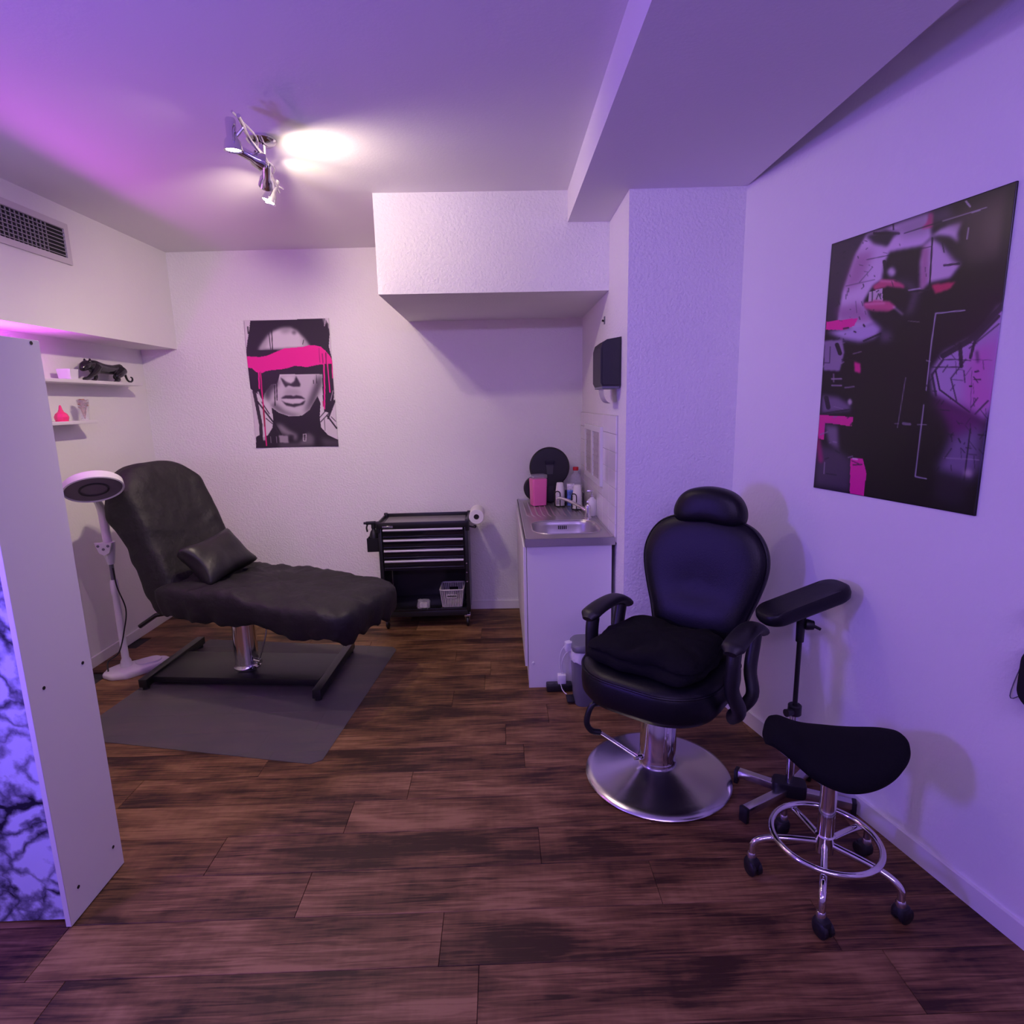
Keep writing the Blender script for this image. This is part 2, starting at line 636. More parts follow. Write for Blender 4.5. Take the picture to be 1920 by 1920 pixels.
# ------------------------------------------------------------------ posters (flat prints, painted point by point)
def homography(src, dst):
    A = []
    for (x, y), (u, v) in zip(src, dst):
        A.append([x, y, 1, 0, 0, 0, -u * x, -u * y, -u]); A.append([0, 0, 0, x, y, 1, -v * x, -v * y, -v])
    _, _, V = np.linalg.svd(np.array(A, float))
    return V[-1].reshape(3, 3)


def raster(nx, ny, quad, layers, bg):
    Hm = homography([(0, 0), (1, 0), (1, 1), (0, 1)], quad)
    u, v = np.meshgrid(np.linspace(0, 1, nx), np.linspace(0, 1, ny))
    q = np.stack([u, v, np.ones_like(u)], -1) @ Hm.T
    X = q[..., 0] / q[..., 2]
    Y = q[..., 1] / q[..., 2]
    img = np.zeros((ny, nx, 3)) + np.array(bg, float)

    def blur(m, r):
        for _ in range(2):
            for ax in (0, 1):
                k = 2 * r + 1
                pad = [(0, 0), (0, 0)]; pad[ax] = (r + 1, r)
                c = np.cumsum(np.pad(m, pad, mode='edge'), axis=ax)
                m = (c[k:] - c[:-k]) / k if ax == 0 else (c[:, k:] - c[:, :-k]) / k
        return m
    for L in layers:
        kind, pts, col = L[0], L[1], L[2]
        a = L[3] if len(L) > 3 else 1.0
        r = L[4] if len(L) > 4 else 0
        if kind == 'p':
            m = np.zeros(X.shape, bool)
            n = len(pts)
            for i in range(n):
                x0, y0 = pts[i]; x1, y1 = pts[(i + 1) % n]
                if y0 == y1:
                    continue
                c = ((y0 > Y) != (y1 > Y)) & (X < (x1 - x0) * (Y - y0) / (y1 - y0) + x0)
                m ^= c
            m = m.astype(float)
        elif kind == 'e':
            cx, cy, rx, ry = pts
            m = (((X - cx) / rx) ** 2 + ((Y - cy) / ry) ** 2 < 1).astype(float)
        else:
            wd = L[5] if len(L) > 5 else 8
            m = np.zeros(X.shape)
            for (x0, y0), (x1, y1) in zip(pts, pts[1:]):
                dx, dy = x1 - x0, y1 - y0
                t = np.clip(((X - x0) * dx + (Y - y0) * dy) / (dx * dx + dy * dy), 0, 1)
                dd = np.hypot(X - x0 - t * dx, Y - y0 - t * dy)
                m = np.maximum(m, np.clip((wd / 2 - dd) / 3 + 0.5, 0, 1))
        if r:
            m = blur(m, r)
        m = (m * a)[..., None]
        img = img * (1 - m) + np.array(col, float) * m
    c = img / 255.0
    return np.where(c <= 0.04045, c / 12.92, ((c + 0.055) / 1.055) ** 2.4)


def poster(name, label, img, W, Hh, material, origin, xdir, normal, curl=0.0):
    """front surface as a dense grid, edges folded back to the wall"""
    ny, nx, _ = img.shape
    xd = Vector(xdir).normalized(); nn = Vector(normal).normalized()
    verts = []; cols = []
    for j in range(ny):
        for i in range(nx):
            u, v = i / (nx - 1), j / (ny - 1)
            lift = 0.004 + curl * (0.5 + 0.5 * math.sin(v * 7 + u * 2)) * (abs(u - 0.5) * 2) ** 3
            verts.append(xd * (u * W) + Vector((0, 0, -v * Hh)) + nn * lift)
    idx = lambda i, j: j * nx + i
    faces = [(idx(i, j), idx(i, j + 1), idx(i + 1, j + 1), idx(i + 1, j)) for j in range(ny - 1) for i in range(nx - 1)]
    rim = [(i, 0) for i in range(nx)] + [(nx - 1, j) for j in range(1, ny)] + [(i, ny - 1) for i in range(nx - 2, -1, -1)] + [(0, j) for j in range(ny - 2, 0, -1)]
    base = len(verts)
    for (i, j) in rim:
        u, v = i / (nx - 1), j / (ny - 1)
        verts.append(xd * (u * W) + Vector((0, 0, -v * Hh)) + nn * 0.001)
    n = len(rim)
    for k in range(n):
        a = idx(*rim[k]); c = idx(*rim[(k + 1) % n])
        faces.append((a, c, base + (k + 1) % n, base + k))
    me = bpy.data.meshes.new(name)
    me.from_pydata(verts, [], faces)
    flat = img.reshape(-1, 3)
    rimc = np.array([flat[idx(*r_)] for r_ in rim])
    allc = np.concatenate([np.concatenate([flat, rimc]), np.ones((len(verts), 1))], 1).astype(np.float32)
    at = me.color_attributes.new('print', 'FLOAT_COLOR', 'POINT')
    at.data.foreach_set('color', allc.ravel())
    me.materials.append(material)
    for pl in me.polygons:
        pl.use_smooth = True
    o = bpy.data.objects.new(name, me)
    COL.objects.link(o)
    o.location = origin
    tag(o, label, 'poster')
    return o


LG, MG, DK, PK = (212, 205, 210), (150, 142, 150), (34, 28, 38), (238, 24, 148)
small = [
    ('p', [(215, 150), (1160, 128), (1205, 200), (1215, 330), (1205, 480), (1240, 620), (1255, 800), (1275, 1050), (1270, 1180), (1292, 1160), (1280, 1220), (1215, 1330), (1150, 1310), (1130, 1180), (1120, 830), (580, 830), (550, 950), (470, 960), (380, 1080), (362, 1180), (320, 1100), (250, 1050), (200, 1010), (175, 760), (160, 560), (180, 400), (200, 280)], DK),
    ('p', [(1120, 120), (1200, 120), (1215, 320), (1190, 180), (1150, 210)], LG, .5, 1),
    ('l', [(1165, 130), (1150, 220)], LG, .8, 0, 10), ('l', [(1190, 130), (1205, 250)], LG, .6, 0, 8),
    ('p', [(310, 520), (360, 440), (440, 330), (500, 280), (600, 240), (720, 235), (800, 275), (880, 360), (940, 440), (965, 490), (700, 505)], LG, 1, 3),
    ('p', [(310, 520), (360, 440), (440, 330), (470, 330), (430, 430), (400, 515)], MG, .7, 4),
    ('p', [(560, 260), (700, 240), (760, 270), (640, 310)], DK, .35, 4), ('e', (765, 300, 30, 25), DK, .5, 2),
    ('p', [(850, 340), (940, 440), (960, 490), (880, 480)], MG, .7, 4),
    ('l', [(445, 310), (468, 512)], DK, 1, 0, 10), ('l', [(482, 268), (490, 520)], DK, 1, 0, 12), ('l', [(885, 395), (872, 450)], DK, 1, 0, 9),
    ('p', [(300, 520), (560, 515), (400, 600), (180, 600), (200, 540)], DK),
    ('p', [(230, 740), (1130, 700), (1130, 830), (580, 830), (560, 900), (400, 960), (360, 1040), (340, 900), (300, 800)], DK),
    # lower face
    ('p', [(590, 840), (1125, 830), (1110, 960), (1060, 1080), (1020, 1180), (950, 1300), (860, 1360), (740, 1372), (620, 1345), (520, 1290), (450, 1220), (385, 1120), (400, 1040), (470, 960), (545, 950)], (196, 188, 196), 1, 1),
    ('p', [(1125, 830), (1110, 960), (1020, 1180), (950, 1290), (890, 1340), (960, 1150), (1015, 1000), (1060, 880)], DK, .85, 6),
    ('p', [(385, 960), (560, 900), (560, 950), (520, 1000), (470, 1060), (430, 1180), (370, 1090)], DK, .8, 5),
    ('p', [(450, 1220), (520, 1200), (640, 1300), (760, 1330), (860, 1360), (740, 1372), (620, 1345), (520, 1290)], DK, .5, 4),
    ('p', [(585, 868), (650, 910), (720, 948), (765, 915), (785, 850), (840, 950), (840, 990), (760, 992), (690, 970), (650, 1000), (628, 960)], DK, .9, 1),
    ('e', (700, 895, 60, 42), LG, 1, 3), ('p', [(560, 1000), (640, 985), (640, 1090), (590, 1120)], LG, .5, 5),
    ('p', [(660, 1020), (800, 1020), (860, 1100), (750, 1105), (620, 1105)], MG, .5, 4),
    ('p', [(588, 1140), (640, 1105), (720, 1100), (750, 1112), (790, 1100), (850, 1110), (908, 1150), (820, 1143), (740, 1152), (650, 1143)], (55, 44, 60), 1, 1),
    ('p', [(600, 1158), (680, 1147), (820, 1147), (902, 1163), (840, 1203), (740, 1213), (650, 1193)], (205, 196, 204), 1, 1),
    ('p', [(596, 1165), (650, 1197), (740, 1214), (840, 1205), (908, 1163), (880, 1220), (760, 1255), (660, 1232)], DK, .95, 1),
    ('p', [(660, 1265), (860, 1260), (820, 1330), (700, 1330)], LG, .45, 6),
    ('l', [(513, 970), (515, 1232)], DK, 1, 0, 13), ('l', [(540, 955), (541, 1163)], DK, 1, 0, 13), ('l', [(1045, 840), (1050, 945)], DK, 1, 0, 8), ('l', [(1008, 905), (1010, 950)], DK, 1, 0, 8),
    # neck and shoulders
    ('p', [(468, 1255), (560, 1325), (700, 1375), (860, 1365), (960, 1290), (1060, 1110), (1100, 1200), (1090, 1400), (1110, 1520), (1200, 1620), (1330, 1680), (1335, 1770), (270, 1790), (265, 1720), (330, 1660), (420, 1620), (480, 1520), (490, 1400)], (36, 30, 40)),
    ('p', [(520, 1470), (600, 1480), (700, 1560), (800, 1610), (790, 1700), (700, 1640), (590, 1590)], MG, .85, 4),
    ('p', [(560, 1620), (680, 1630), (690, 1722), (570, 1722)], (170, 160, 168), .9, 1), ('p', [(690, 1610), (760, 1620), (740, 1710), (690, 1700)], DK, .8, 2),
    ('p', [(940, 1580), (1020, 1650), (1010, 1760), (560, 1770), (560, 1735), (820, 1730)], MG, .6, 4), ('p', [(1100, 1650), (1330, 1690), (1335, 1765), (1150, 1765)], MG, .35, 5),
    ('l', [(877, 1610), (915, 1605), (910, 1700), (877, 1696), (877, 1610)], LG, .9, 0, 8),
    ('p', [(345, 1625), (400, 1620), (390, 1690), (350, 1690)], LG, .8, 1),
    ('p', [(270, 1640), (350, 1600), (360, 1785), (270, 1785)], DK),
    # hair strands left and right
    ('l', [(250, 1050), (330, 1480), (340, 1780)], DK, .9, 0, 44), ('l', [(290, 1180), (500, 1460)], DK, .9, 0, 20), ('l', [(340, 1180), (440, 1340)], DK, .8, 0, 14), ('l', [(300, 1060), (340, 1180)], LG, .8, 0, 20),
    ('l', [(400, 1400), (480, 1470)], DK, .7, 0, 14), ('l', [(500, 1450), (590, 1610)], DK, .9, 0, 20), ('l', [(455, 1640), (460, 1720)], LG, .6, 0, 8), ('l', [(530, 1640), (535, 1720)], LG, .6, 0, 8),
    ('l', [(1285, 1170), (1200, 1400)], DK, .9, 0, 24), ('l', [(1190, 1370), (1312, 1530)], DK, .9, 0, 20), ('l', [(1250, 1290), (1100, 1450)], DK, .8, 0, 14), ('l', [(1090, 1390), (1160, 1310)], DK, .9, 0, 14), ('l', [(1240, 1380), (1300, 1440)], DK, .8, 0, 10), ('l', [(1150, 1400), (1160, 1560)], DK, .6, 0, 8),
    ('l', [(1260, 1040), (1230, 1170)], LG, .7, 0, 10), ('l', [(140, 160), (165, 520)], MG, .6, 0, 8), ('l', [(185, 230), (190, 310)], DK, .8, 0, 18),
    # pink band and drips
    ('p', [(160, 600), (330, 608), (420, 592), (520, 550), (640, 500), (880, 480), (950, 460), (1020, 462), (1100, 480), (1160, 530), (1220, 600), (1250, 660), (1252, 698), (1150, 700), (1060, 710), (920, 740), (840, 725), (760, 725), (680, 750), (600, 765), (480, 775), (400, 790), (350, 815), (280, 800), (230, 750), (165, 745)], PK),
    ('l', [(1080, 500), (1090, 680)], (170, 20, 110), .8, 0, 10), ('l', [(1165, 560), (1170, 690)], (120, 10, 80), .9, 0, 14), ('l', [(1120, 570), (1130, 690)], (120, 10, 80), .8, 0, 12), ('l', [(170, 770), (230, 770)], DK, .8, 0, 14),
    ('l', [(312, 800), (317, 1010)], PK, 1, 0, 18), ('l', [(335, 800), (350, 1060), (372, 1350), (402, 1755)], (210, 24, 120), 1, 0, 17), ('l', [(365, 1250), (380, 1500)], (150, 20, 60), .8, 0, 20),
    ('l', [(1140, 690), (1152, 1000), (1152, 1275)], PK, 1, 0, 18), ('l', [(1186, 690), (1220, 1060)], PK, 1, 0, 15), ('l', [(1245, 690), (1252, 880)], PK, 1, 0, 12), ('l', [(1132, 1180), (1135, 1245)], (190, 20, 100), 1, 0, 12),
]
img = raster(190, 285, [(130, 143), (1203, 123), (1333, 1766), (270, 1786)], small, LG)
poster('wall_poster', 'black and white portrait poster with a pink band over the eyes', img, 0.642, 0.955, M_PRINT1,
       (-1.90, yb(-1.9), 2.303), (1, -0.0291, 0), (-0.0291, -1, 0), curl=0.010)

FL, GP = (214, 186, 212), (120, 98, 122)
big = [
    ('p', [(178, 388), (420, 310), (360, 380), (290, 480), (230, 640), (200, 800), (146, 800)], (58, 46, 60), 1, 2),
    ('p', [(360, 335), (300, 440), (230, 640), (203, 800), (300, 850), (400, 800), (355, 730), (338, 695), (390, 610), (440, 578), (450, 500), (480, 430), (650, 400), (705, 350), (690, 225), (500, 290)], FL, 1, 2),
    ('p', [(300, 440), (400, 420), (330, 600), (230, 640)], (150, 88, 130), .6, 6),
    ('p', [(200, 720), (330, 700), (400, 800), (210, 800)], (150, 96, 140), .7, 5),
    ('p', [(355, 345), (460, 310), (535, 325), (500, 350), (470, 400), (400, 385)], DK, .95, 2), ('l', [(400, 330), (530, 330)], DK, .9, 0, 14),
    ('p', [(480, 290), (690, 225), (700, 330), (560, 350)], (150, 130, 150), .8, 5),
    ('p', [(465, 480), (510, 440), (640, 415), (645, 600), (560, 565), (500, 510)], (30, 22, 34), .95, 4), ('l', [(452, 480), (460, 535)], DK, .9, 0, 20), ('e', (490, 535, 22, 26), (205, 180, 200), 1, 2),
    ('p', [(480, 560), (600, 590), (640, 640), (600, 760), (540, 760), (560, 640)], (96, 80, 100), .8, 5),
    ('p', [(690, 225), (715, 218), (708, 300), (650, 305), (680, 270)], (196, 60, 110), .9, 1),
    ('p', [(660, 390), (705, 355), (770, 385), (830, 450), (862, 490), (800, 570), (690, 592), (640, 640), (640, 480)], (204, 176, 200), 1, 2),
    ('p', [(650, 400), (690, 400), (680, 600), (640, 640)], (150, 60, 100), .5, 3),
    ('p', [(690, 350), (760, 300), (872, 262), (845, 330), (850, 385), (800, 350), (740, 345)], (208, 184, 204), 1, 2),
    ('p', [(720, 345), (800, 355), (850, 400), (880, 500), (820, 470), (760, 390)], (30, 24, 32), .9, 3),
    ('p', [(760, 270), (900, 180), (1080, 90), (1160, 60), (1110, 460), (900, 500), (850, 400), (880, 280)], (74, 64, 58), .9, 7), ('e', (1040, 300, 60, 110), (104, 94, 78), .7, 8),  # hair sheen, with warm spot-track glare on the gloss paper painted into the print
    ('p', [(480, 285), (800, 180), (830, 250), (720, 290), (700, 240)], (120, 104, 124), .5, 4),
    ('p', [(1120, 100), (1168, 48), (1100, 520), (1070, 500)], (22, 20, 26), .9, 4),
    ('l', [(760, 265), (1000, 190)], (190, 180, 190), .7, 0, 5), ('l', [(890, 160), (910, 185)], (190, 180, 190), .8, 0, 12), ('l', [(893, 360), (902, 300)], (190, 180, 190), .8, 0, 6), ('l', [(920, 220), (965, 205)], (190, 180, 190), .7, 0, 6),
    # frame lines
    ('l', [(708, 355), (690, 630), (580, 640)], DK, 1, 0, 9), ('l', [(360, 470), (700, 400)], DK, .6, 0, 5), ('l', [(560, 330), (760, 265)], DK, .8, 0, 6), ('l', [(500, 260), (502, 310)], DK, .8, 0, 8),
    ('l', [(250, 610), (400, 575)], DK, .5, 0, 4), ('l', [(320, 590), (390, 510)], DK, .5, 0, 4), ('l', [(300, 690), (305, 750)], DK, .4, 0, 4), ('l', [(770, 500), (850, 490)], DK, .8, 0, 12), ('l', [(760, 380), (770, 430)], DK, .7, 0, 8),
    # mouth
    ('p', [(435, 618), (560, 612), (600, 650), (560, 760), (500, 710), (440, 690)], (26, 16, 26), 1, 3),
    ('p', [(388, 612), (440, 573), (500, 576), (552, 600), (560, 622), (470, 612), (400, 632)], (200, 74, 116), 1, 1), ('l', [(430, 582), (500, 586)], (232, 150, 180), .8, 1, 9),
    ('p', [(372, 640), (440, 622), (442, 690), (366, 692)], (205, 180, 190)), ('l', [(388, 640), (386, 690)], DK, .8, 0, 6), ('l', [(408, 680), (420, 650), (432, 678)], DK, .9, 0, 5), ('l', [(410, 640), (422, 632)], DK, .9, 0, 5),
    ('p', [(338, 702), (400, 684), (480, 690), (514, 722), (470, 748), (400, 748), (350, 728)], (206, 80, 128), 1, 1), ('l', [(350, 706), (450, 700)], (236, 160, 190), .7, 1, 9),
    ('l', [(500, 720), (545, 760)], (215, 200, 215), .7, 1, 10),
    ('p', [(700, 602), (832, 585), (800, 625), (720, 652)], (200, 40, 92), 1, 1),
    ('p', [(360, 745), (470, 750), (560, 780), (500, 860), (420, 830)], (24, 18, 28), 1, 3),
    # chin and left margin
    ('p', [(148, 852), (300, 820), (400, 800), (438, 840), (400, 885), (320, 908), (232, 892)], (186, 162, 200), 1, 3), ('p', [(425, 840), (480, 850), (500, 900), (430, 910)], (110, 92, 120), .7, 4),
    ('p', [(147, 798), (312, 778), (290, 820), (240, 842), (145, 840)], PK),
    ('l', [(235, 835), (260, 830)], DK, .9, 0, 8), ('l', [(340, 815), (344, 822)], DK, .9, 0, 10), ('l', [(290, 850), (298, 853)], DK, .9, 0, 8), ('l', [(340, 900), (430, 860)], DK, .9, 0, 10),
    ('p', [(135, 900), (228, 890), (238, 960), (212, 1060), (128, 1055)], (142, 122, 150), 1, 1), ('l', [(200, 920), (215, 965)], DK, 1, 0, 22), ('l', [(135, 1015), (160, 1015), (165, 930)], DK, .6, 0, 5),
    ('l', [(170, 1100), (220, 1100)], (150, 130, 150), .9, 0, 9), ('l', [(170, 1135), (220, 1135)], (150, 130, 150), .9, 0, 8), ('l', [(180, 1075), (180, 1115)], (150, 130, 150), .7, 0, 8),
    ('p', [(118, 1185), (200, 1195), (268, 1240), (265, 1270), (113, 1282)], (112, 94, 122), 1, 3), ('l', [(140, 1200), (150, 1250)], DK, .9, 0, 24), ('l', [(120, 1282), (260, 1262)], DK, .9, 0, 6), ('e', (264, 1222, 12, 16), (190, 175, 180), .9, 1),
    ('p', [(288, 1008), (322, 1020), (322, 1072), (290, 1062)], (216, 22, 128), 1, 1),
    ('p', [(104, 1290), (282, 1302), (272, 1352), (200, 1340), (134, 1332), (126, 1420), (96, 1415)], (222, 26, 140)),
    ('p', [(130, 1340), (200, 1350), (205, 1480), (150, 1440)], (140, 120, 145), .8, 3), ('p', [(90, 1450), (200, 1470), (270, 1530), (262, 1700), (76, 1664)], (76, 62, 84), .9, 5), ('l', [(130, 1540), (126, 1600)], (170, 150, 170), .7, 0, 5), ('l', [(96, 1420), (110, 1530)], (180, 24, 110), .7, 2, 26),
    ('p', [(265, 1518), (330, 1525), (348, 1600), (332, 1720), (260, 1706)], (224, 18, 148)), ('l', [(278, 1522), (300, 1526)], (220, 200, 210), .8, 0, 9),
    # right margin
    ('p', [(1065, 700), (1085, 740), (1000, 1280), (985, 1335), (900, 1280), (800, 1240), (700, 1180), (690, 1060), (760, 960), (960, 860)], (172, 142, 182), 1, 3),
    ('p', [(900, 960), (1050, 880), (1005, 1260), (930, 1290), (860, 1230)], (196, 92, 172), .8, 8),
    ('l', [(1075, 720), (900, 900), (760, 980)], DK, .9, 0, 30), ('l', [(1060, 770), (930, 900), (905, 990)], DK, .9, 0, 16), ('l', [(850, 920), (856, 1035)], DK, .9, 0, 22), ('l', [(1060, 810), (900, 940)], DK, .7, 0, 8),
    ('l', [(760, 1000), (700, 1080), (720, 1190)], DK, .8, 0, 12), ('l', [(880, 1000), (800, 1100), (830, 1220)], DK, .7, 0, 8), ('l', [(720, 1060), (740, 1160), (900, 1280)], DK, .9, 0, 9), ('l', [(1000, 1220), (930, 1290)], DK, .8, 0, 9), ('l', [(760, 1000), (860, 1000)], DK, .7, 0, 7), ('l', [(700, 1040), (850, 1040)], DK, .7, 0, 7), ('l', [(940, 960), (945, 1010)], DK, .6, 1, 14),
    ('l', [(930, 1065), (948, 1062)], DK, .9, 0, 9), ('l', [(925, 1106), (960, 1106)], DK, .9, 0, 7), ('l', [(900, 1142), (912, 1142)], DK, .9, 0, 8), ('l', [(905, 1000), (1020, 1004)], DK, .4, 0, 4), ('l', [(912, 1060), (905, 1270)], DK, .4, 0, 4), ('l', [(870, 1060), (875, 1120)], DK, .7, 0, 7),
    ('p', [(690, 1190), (900, 1270), (988, 1335), (970, 1400), (800, 1430), (770, 1330)], (104, 22, 100), .9, 6),
    ('p', [(800, 1410), (972, 1350), (960, 1560), (900, 1650), (720, 1590)], (120, 98, 136), .95, 6), ('l', [(905, 1370), (870, 1640)], DK, .9, 0, 8), ('l', [(760, 1520), (950, 1535)], (190, 180, 195), .5, 0, 4), ('e', (890, 1605, 24, 20), (190, 170, 180), .8, 2), ('l', [(840, 1420), (850, 1440)], DK, .9, 0, 8), ('p', [(720, 1600), (900, 1640), (870, 1790), (700, 1750)], (40, 32, 46), .8, 6),
    # light lines
    ('l', [(878, 738), (722, 755), (700, 900), (668, 1162)], (200, 190, 205), .85, 0, 6), ('l', [(560, 1095), (514, 1360)], (170, 160, 175), .7, 0, 4), ('l', [(655, 1240), (606, 1620), (666, 1632)], (190, 180, 195), .8, 0, 6), ('l', [(545, 1338), (580, 1342)], (170, 160, 175), .6, 0, 14), ('l', [(620, 1345), (668, 1345)], (170, 160, 175), .7, 0, 5), ('l', [(500, 1338), (520, 1338)], (170, 160, 175), .6, 0, 5),
    ('l', [(575, 795), (635, 800)], (150, 140, 155), .6, 0, 5), ('l', [(580, 632), (640, 622)], (210, 195, 210), .7, 0, 7), ('l', [(690, 1010), (672, 1005)], (170, 160, 175), .7, 0, 7),
]
_r = random.Random(11)
for _k in range(70):
    _x, _y = _r.uniform(200, 720), _r.uniform(330, 900)
    _a = _r.choice([0.2, 1.3, 1.6, 2.4])
    _l = _r.uniform(3, 26)
    big.append(('l', [(_x, _y), (_x + _l * math.cos(_a), _y + _l * math.sin(_a))], DK, _r.uniform(.3, .8), 0, _r.uniform(3, 6)))
for _k in range(60):
    _x, _y = _r.uniform(700, 1000), _r.uniform(900, 1650)
    _a = _r.choice([0.1, 1.5, 2.2, 0.9])
    _l = _r.uniform(5, 70)
    big.append(('l', [(_x, _y), (_x + _l * math.cos(_a), _y + _l * math.sin(_a))], DK, _r.uniform(.4, .9), 0, _r.uniform(3, 7)))
for _k in range(26):
    _x, _y = _r.uniform(100, 300), _r.uniform(900, 1650)
    _l = _r.uniform(5, 50)
    big.append(('l', [(_x, _y), (_x + _l, _y + _r.uniform(-20, 20))], _r.choice([DK, (150, 132, 154)]), .7, 0, _r.uniform(3, 9)))
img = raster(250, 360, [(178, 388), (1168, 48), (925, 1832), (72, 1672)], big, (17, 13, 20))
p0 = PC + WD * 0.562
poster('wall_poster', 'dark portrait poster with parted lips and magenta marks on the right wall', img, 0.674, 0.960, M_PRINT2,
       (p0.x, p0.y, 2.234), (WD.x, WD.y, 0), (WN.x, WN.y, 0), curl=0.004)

# ------------------------------------------------------------------ niche shelves and ornaments
o = tag(obj('wall_shelf', bx(XN, XN + 0.146, 1.95, 4.36, 1.826, 1.846, bev=0.002), M_WLAM), 'upper white niche shelf carrying the panther figure', 'shelf')
o = tag(obj('wall_shelf', bx(XN, XN + 0.146, 2.9, 3.83, 1.578, 1.598, bev=0.002), M_WLAM), 'lower shorter white niche shelf with glass vase', 'shelf')
ls = thing('led_strip', 'magenta glowing strip lying on the upper niche shelf', 'light strip', (-2.575, 2.83, 1.846))
obj('channel', bx(-0.012, 0.012, -0.52, 0.52, 0, 0.080), M_ALU, ls, False)
obj('diffuser', bx(-0.009, 0.009, -0.52, 0.52, 0.080, 0.085), M_LEDM, ls, False)

# panther: overlapping tapered volumes fused into one continuous surface
def limb(bm, pts, rad, n=6, flat=(1, 1)):
    P = smooth_path(pts, n)
    k = len(P) - 1
    rr = []
    for i in range(k + 1):
        t = i / k * (len(rad) - 1)
        j = min(int(t), len(rad) - 2)
        rr.append(rad[j] + (rad[j + 1] - rad[j]) * (t - j))
    return tube(bm, P, rr, 14, flat=flat)


b = B()
limb(b, [(0, 0.182, 0.082), (0, 0.155, 0.086), (0, 0.08, 0.082), (0, -0.01, 0.084), (0, -0.09, 0.094), (0, -0.135, 0.100), (0, -0.160, 0.098)], [0.016, 0.040, 0.032, 0.034, 0.040, 0.034, 0.026], flat=(0.8, 1))
limb(b, [(0, -0.145, 0.104), (0, -0.172, 0.100), (0, -0.198, 0.088), (0, -0.220, 0.072), (0, -0.227, 0.066)], [0.020, 0.030, 0.029, 0.018, 0.010])
limb(b, [(0.018, -0.100, 0.090), (0.024, -0.130, 0.062), (0.026, -0.175, 0.036), (0.026, -0.215, 0.016), (0.026, -0.250, 0.009), (0.026, -0.262, 0.007)], [0.030, 0.022, 0.014, 0.011, 0.010, 0.005])
limb(b, [(-0.018, -0.095, 0.085), (-0.024, -0.080, 0.055), (-0.026, -0.060, 0.030), (-0.026, -0.078, 0.010), (-0.026, -0.100, 0.008)], [0.028, 0.019, 0.012, 0.010, 0.007])
limb(b, [(0.018, 0.150, 0.080), (0.026, 0.105, 0.055), (0.028, 0.070, 0.040), (0.028, 0.092, 0.018), (0.028, 0.070, 0.008), (0.028, 0.040, 0.006)], [0.034, 0.026, 0.015, 0.010, 0.010, 0.005])
limb(b, [(-0.018, 0.155, 0.080), (-0.026, 0.160, 0.050), (-0.028, 0.140, 0.034), (-0.028, 0.172, 0.018), (-0.028, 0.150, 0.008), (-0.028, 0.122, 0.006)], [0.032, 0.024, 0.014, 0.010, 0.010, 0.005])
limb(b, [(0, 0.175, 0.092), (0, 0.205, 0.060), (0, 0.225, 0.022), (0, 0.255, 0.009), (0, 0.282, 0.018), (0, 0.284, 0.036), (0, 0.268, 0.041)], [0.012, 0.009, 0.007, 0.007, 0.007, 0.006, 0.005])
for sx_ in (-1, 1):
    lathe(b, [(0, 0.020), (0.006, 0.015), (0.010, 0), (0, -0.006)], 10, T(sx_ * 0.017, -0.160, 0.122))
pan = tag(obj('panther_figurine', b, M_BLKG), 'glossy black prowling panther figurine on the upper shelf', 'figurine')
pan.location = (-2.625, 4.065, 1.8462)
rm = pan.modifiers.new('fuse', 'REMESH')
rm.mode = 'VOXEL'
rm.voxel_size = 0.0035
rm.use_smooth_shade = True

PPS = 1.3
pp = thing('square_pot', 'small white square pot on the upper shelf', 'pot', (-2.615, 3.700, 1.846))
b = B()
slab(b, resample(rrect(0.078, 0.078, 0.008), 32), [(0, 0.006), (0.86, 0.006), (0.88, 0.008), (1.0, 0.062), (0.93, 0.062), (0.90, 0.045), (0, 0.045)])
obj('pot_body', b, M_WPL, pp)
obj('saucer', slab(B(), resample(rrect(0.09, 0.09, 0.008), 32), [(0, 0), (0.95, 0), (1.0, 0.006), (0.0, 0.006)]), M_WPL, pp)
pp.scale = (1.1, 1.1, 1.0)

gv = thing('glass_vase', 'small clear glass vase of dried flowers on the lower shelf', 'vase', (-2.615, 3.79, 1.598))
obj('glass', lathe(B(), [(0, 0), (0.020, 0), (0.022, 0.004), (0.034, 0.128), (0.031, 0.128), (0.019, 0.008), (0, 0.008)], 24), M_CLEAR, gv)
rnd = random.Random(3)
for k in range(16):
    a = rnd.uniform(0, 6.28); rr = rnd.uniform(0.004, 0.022); zt = rnd.uniform(0.07, 0.125)
    b = B()
    tube(b, [(0, 0, 0.01), (rr * .5 * math.cos(a), rr * .5 * math.sin(a), zt * .5), (rr * math.cos(a), rr * math.sin(a), zt)], 0.002, 6)
    st = obj('flower_stem', b, M_FLOWER, gv)
    b = B()
    for j in range(5):
        aj = j * 1.256 + k
        slab(b, resample(rrect(0.024, 0.013, 0.006), 10), [(0, 0), (0.8, 0), (1, .001), (0, 0.003)], T(rr * math.cos(a), rr * math.sin(a), zt) @ RZ(math.degrees(aj)) @ RY(-35) @ T(0.008, 0, 0))
    obj('flower_head', b, M_FLOWER, st)

hv = thing('ornament_bottle', 'hot pink pointed ornament on the lower shelf', 'ornament', (-2.61, 3.585, 1.598))
obj('bottle_body', lathe(B(), [(0, 0), (0.030, 0), (0.036, 0.012), (0.038, 0.026), (0.030, 0.044), (0.016, 0.056), (0.010, 0.070), (0.007, 0.086), (0.004, 0.094), (0, 0.096)], 8), M_HOT, hv, True, autosmooth=20)
obj('base_ring', lathe(B(), [(0.026, 0), (0.033, 0), (0.034, 0.004), (0.026, 0.004)], 20), M_HOT, hv)

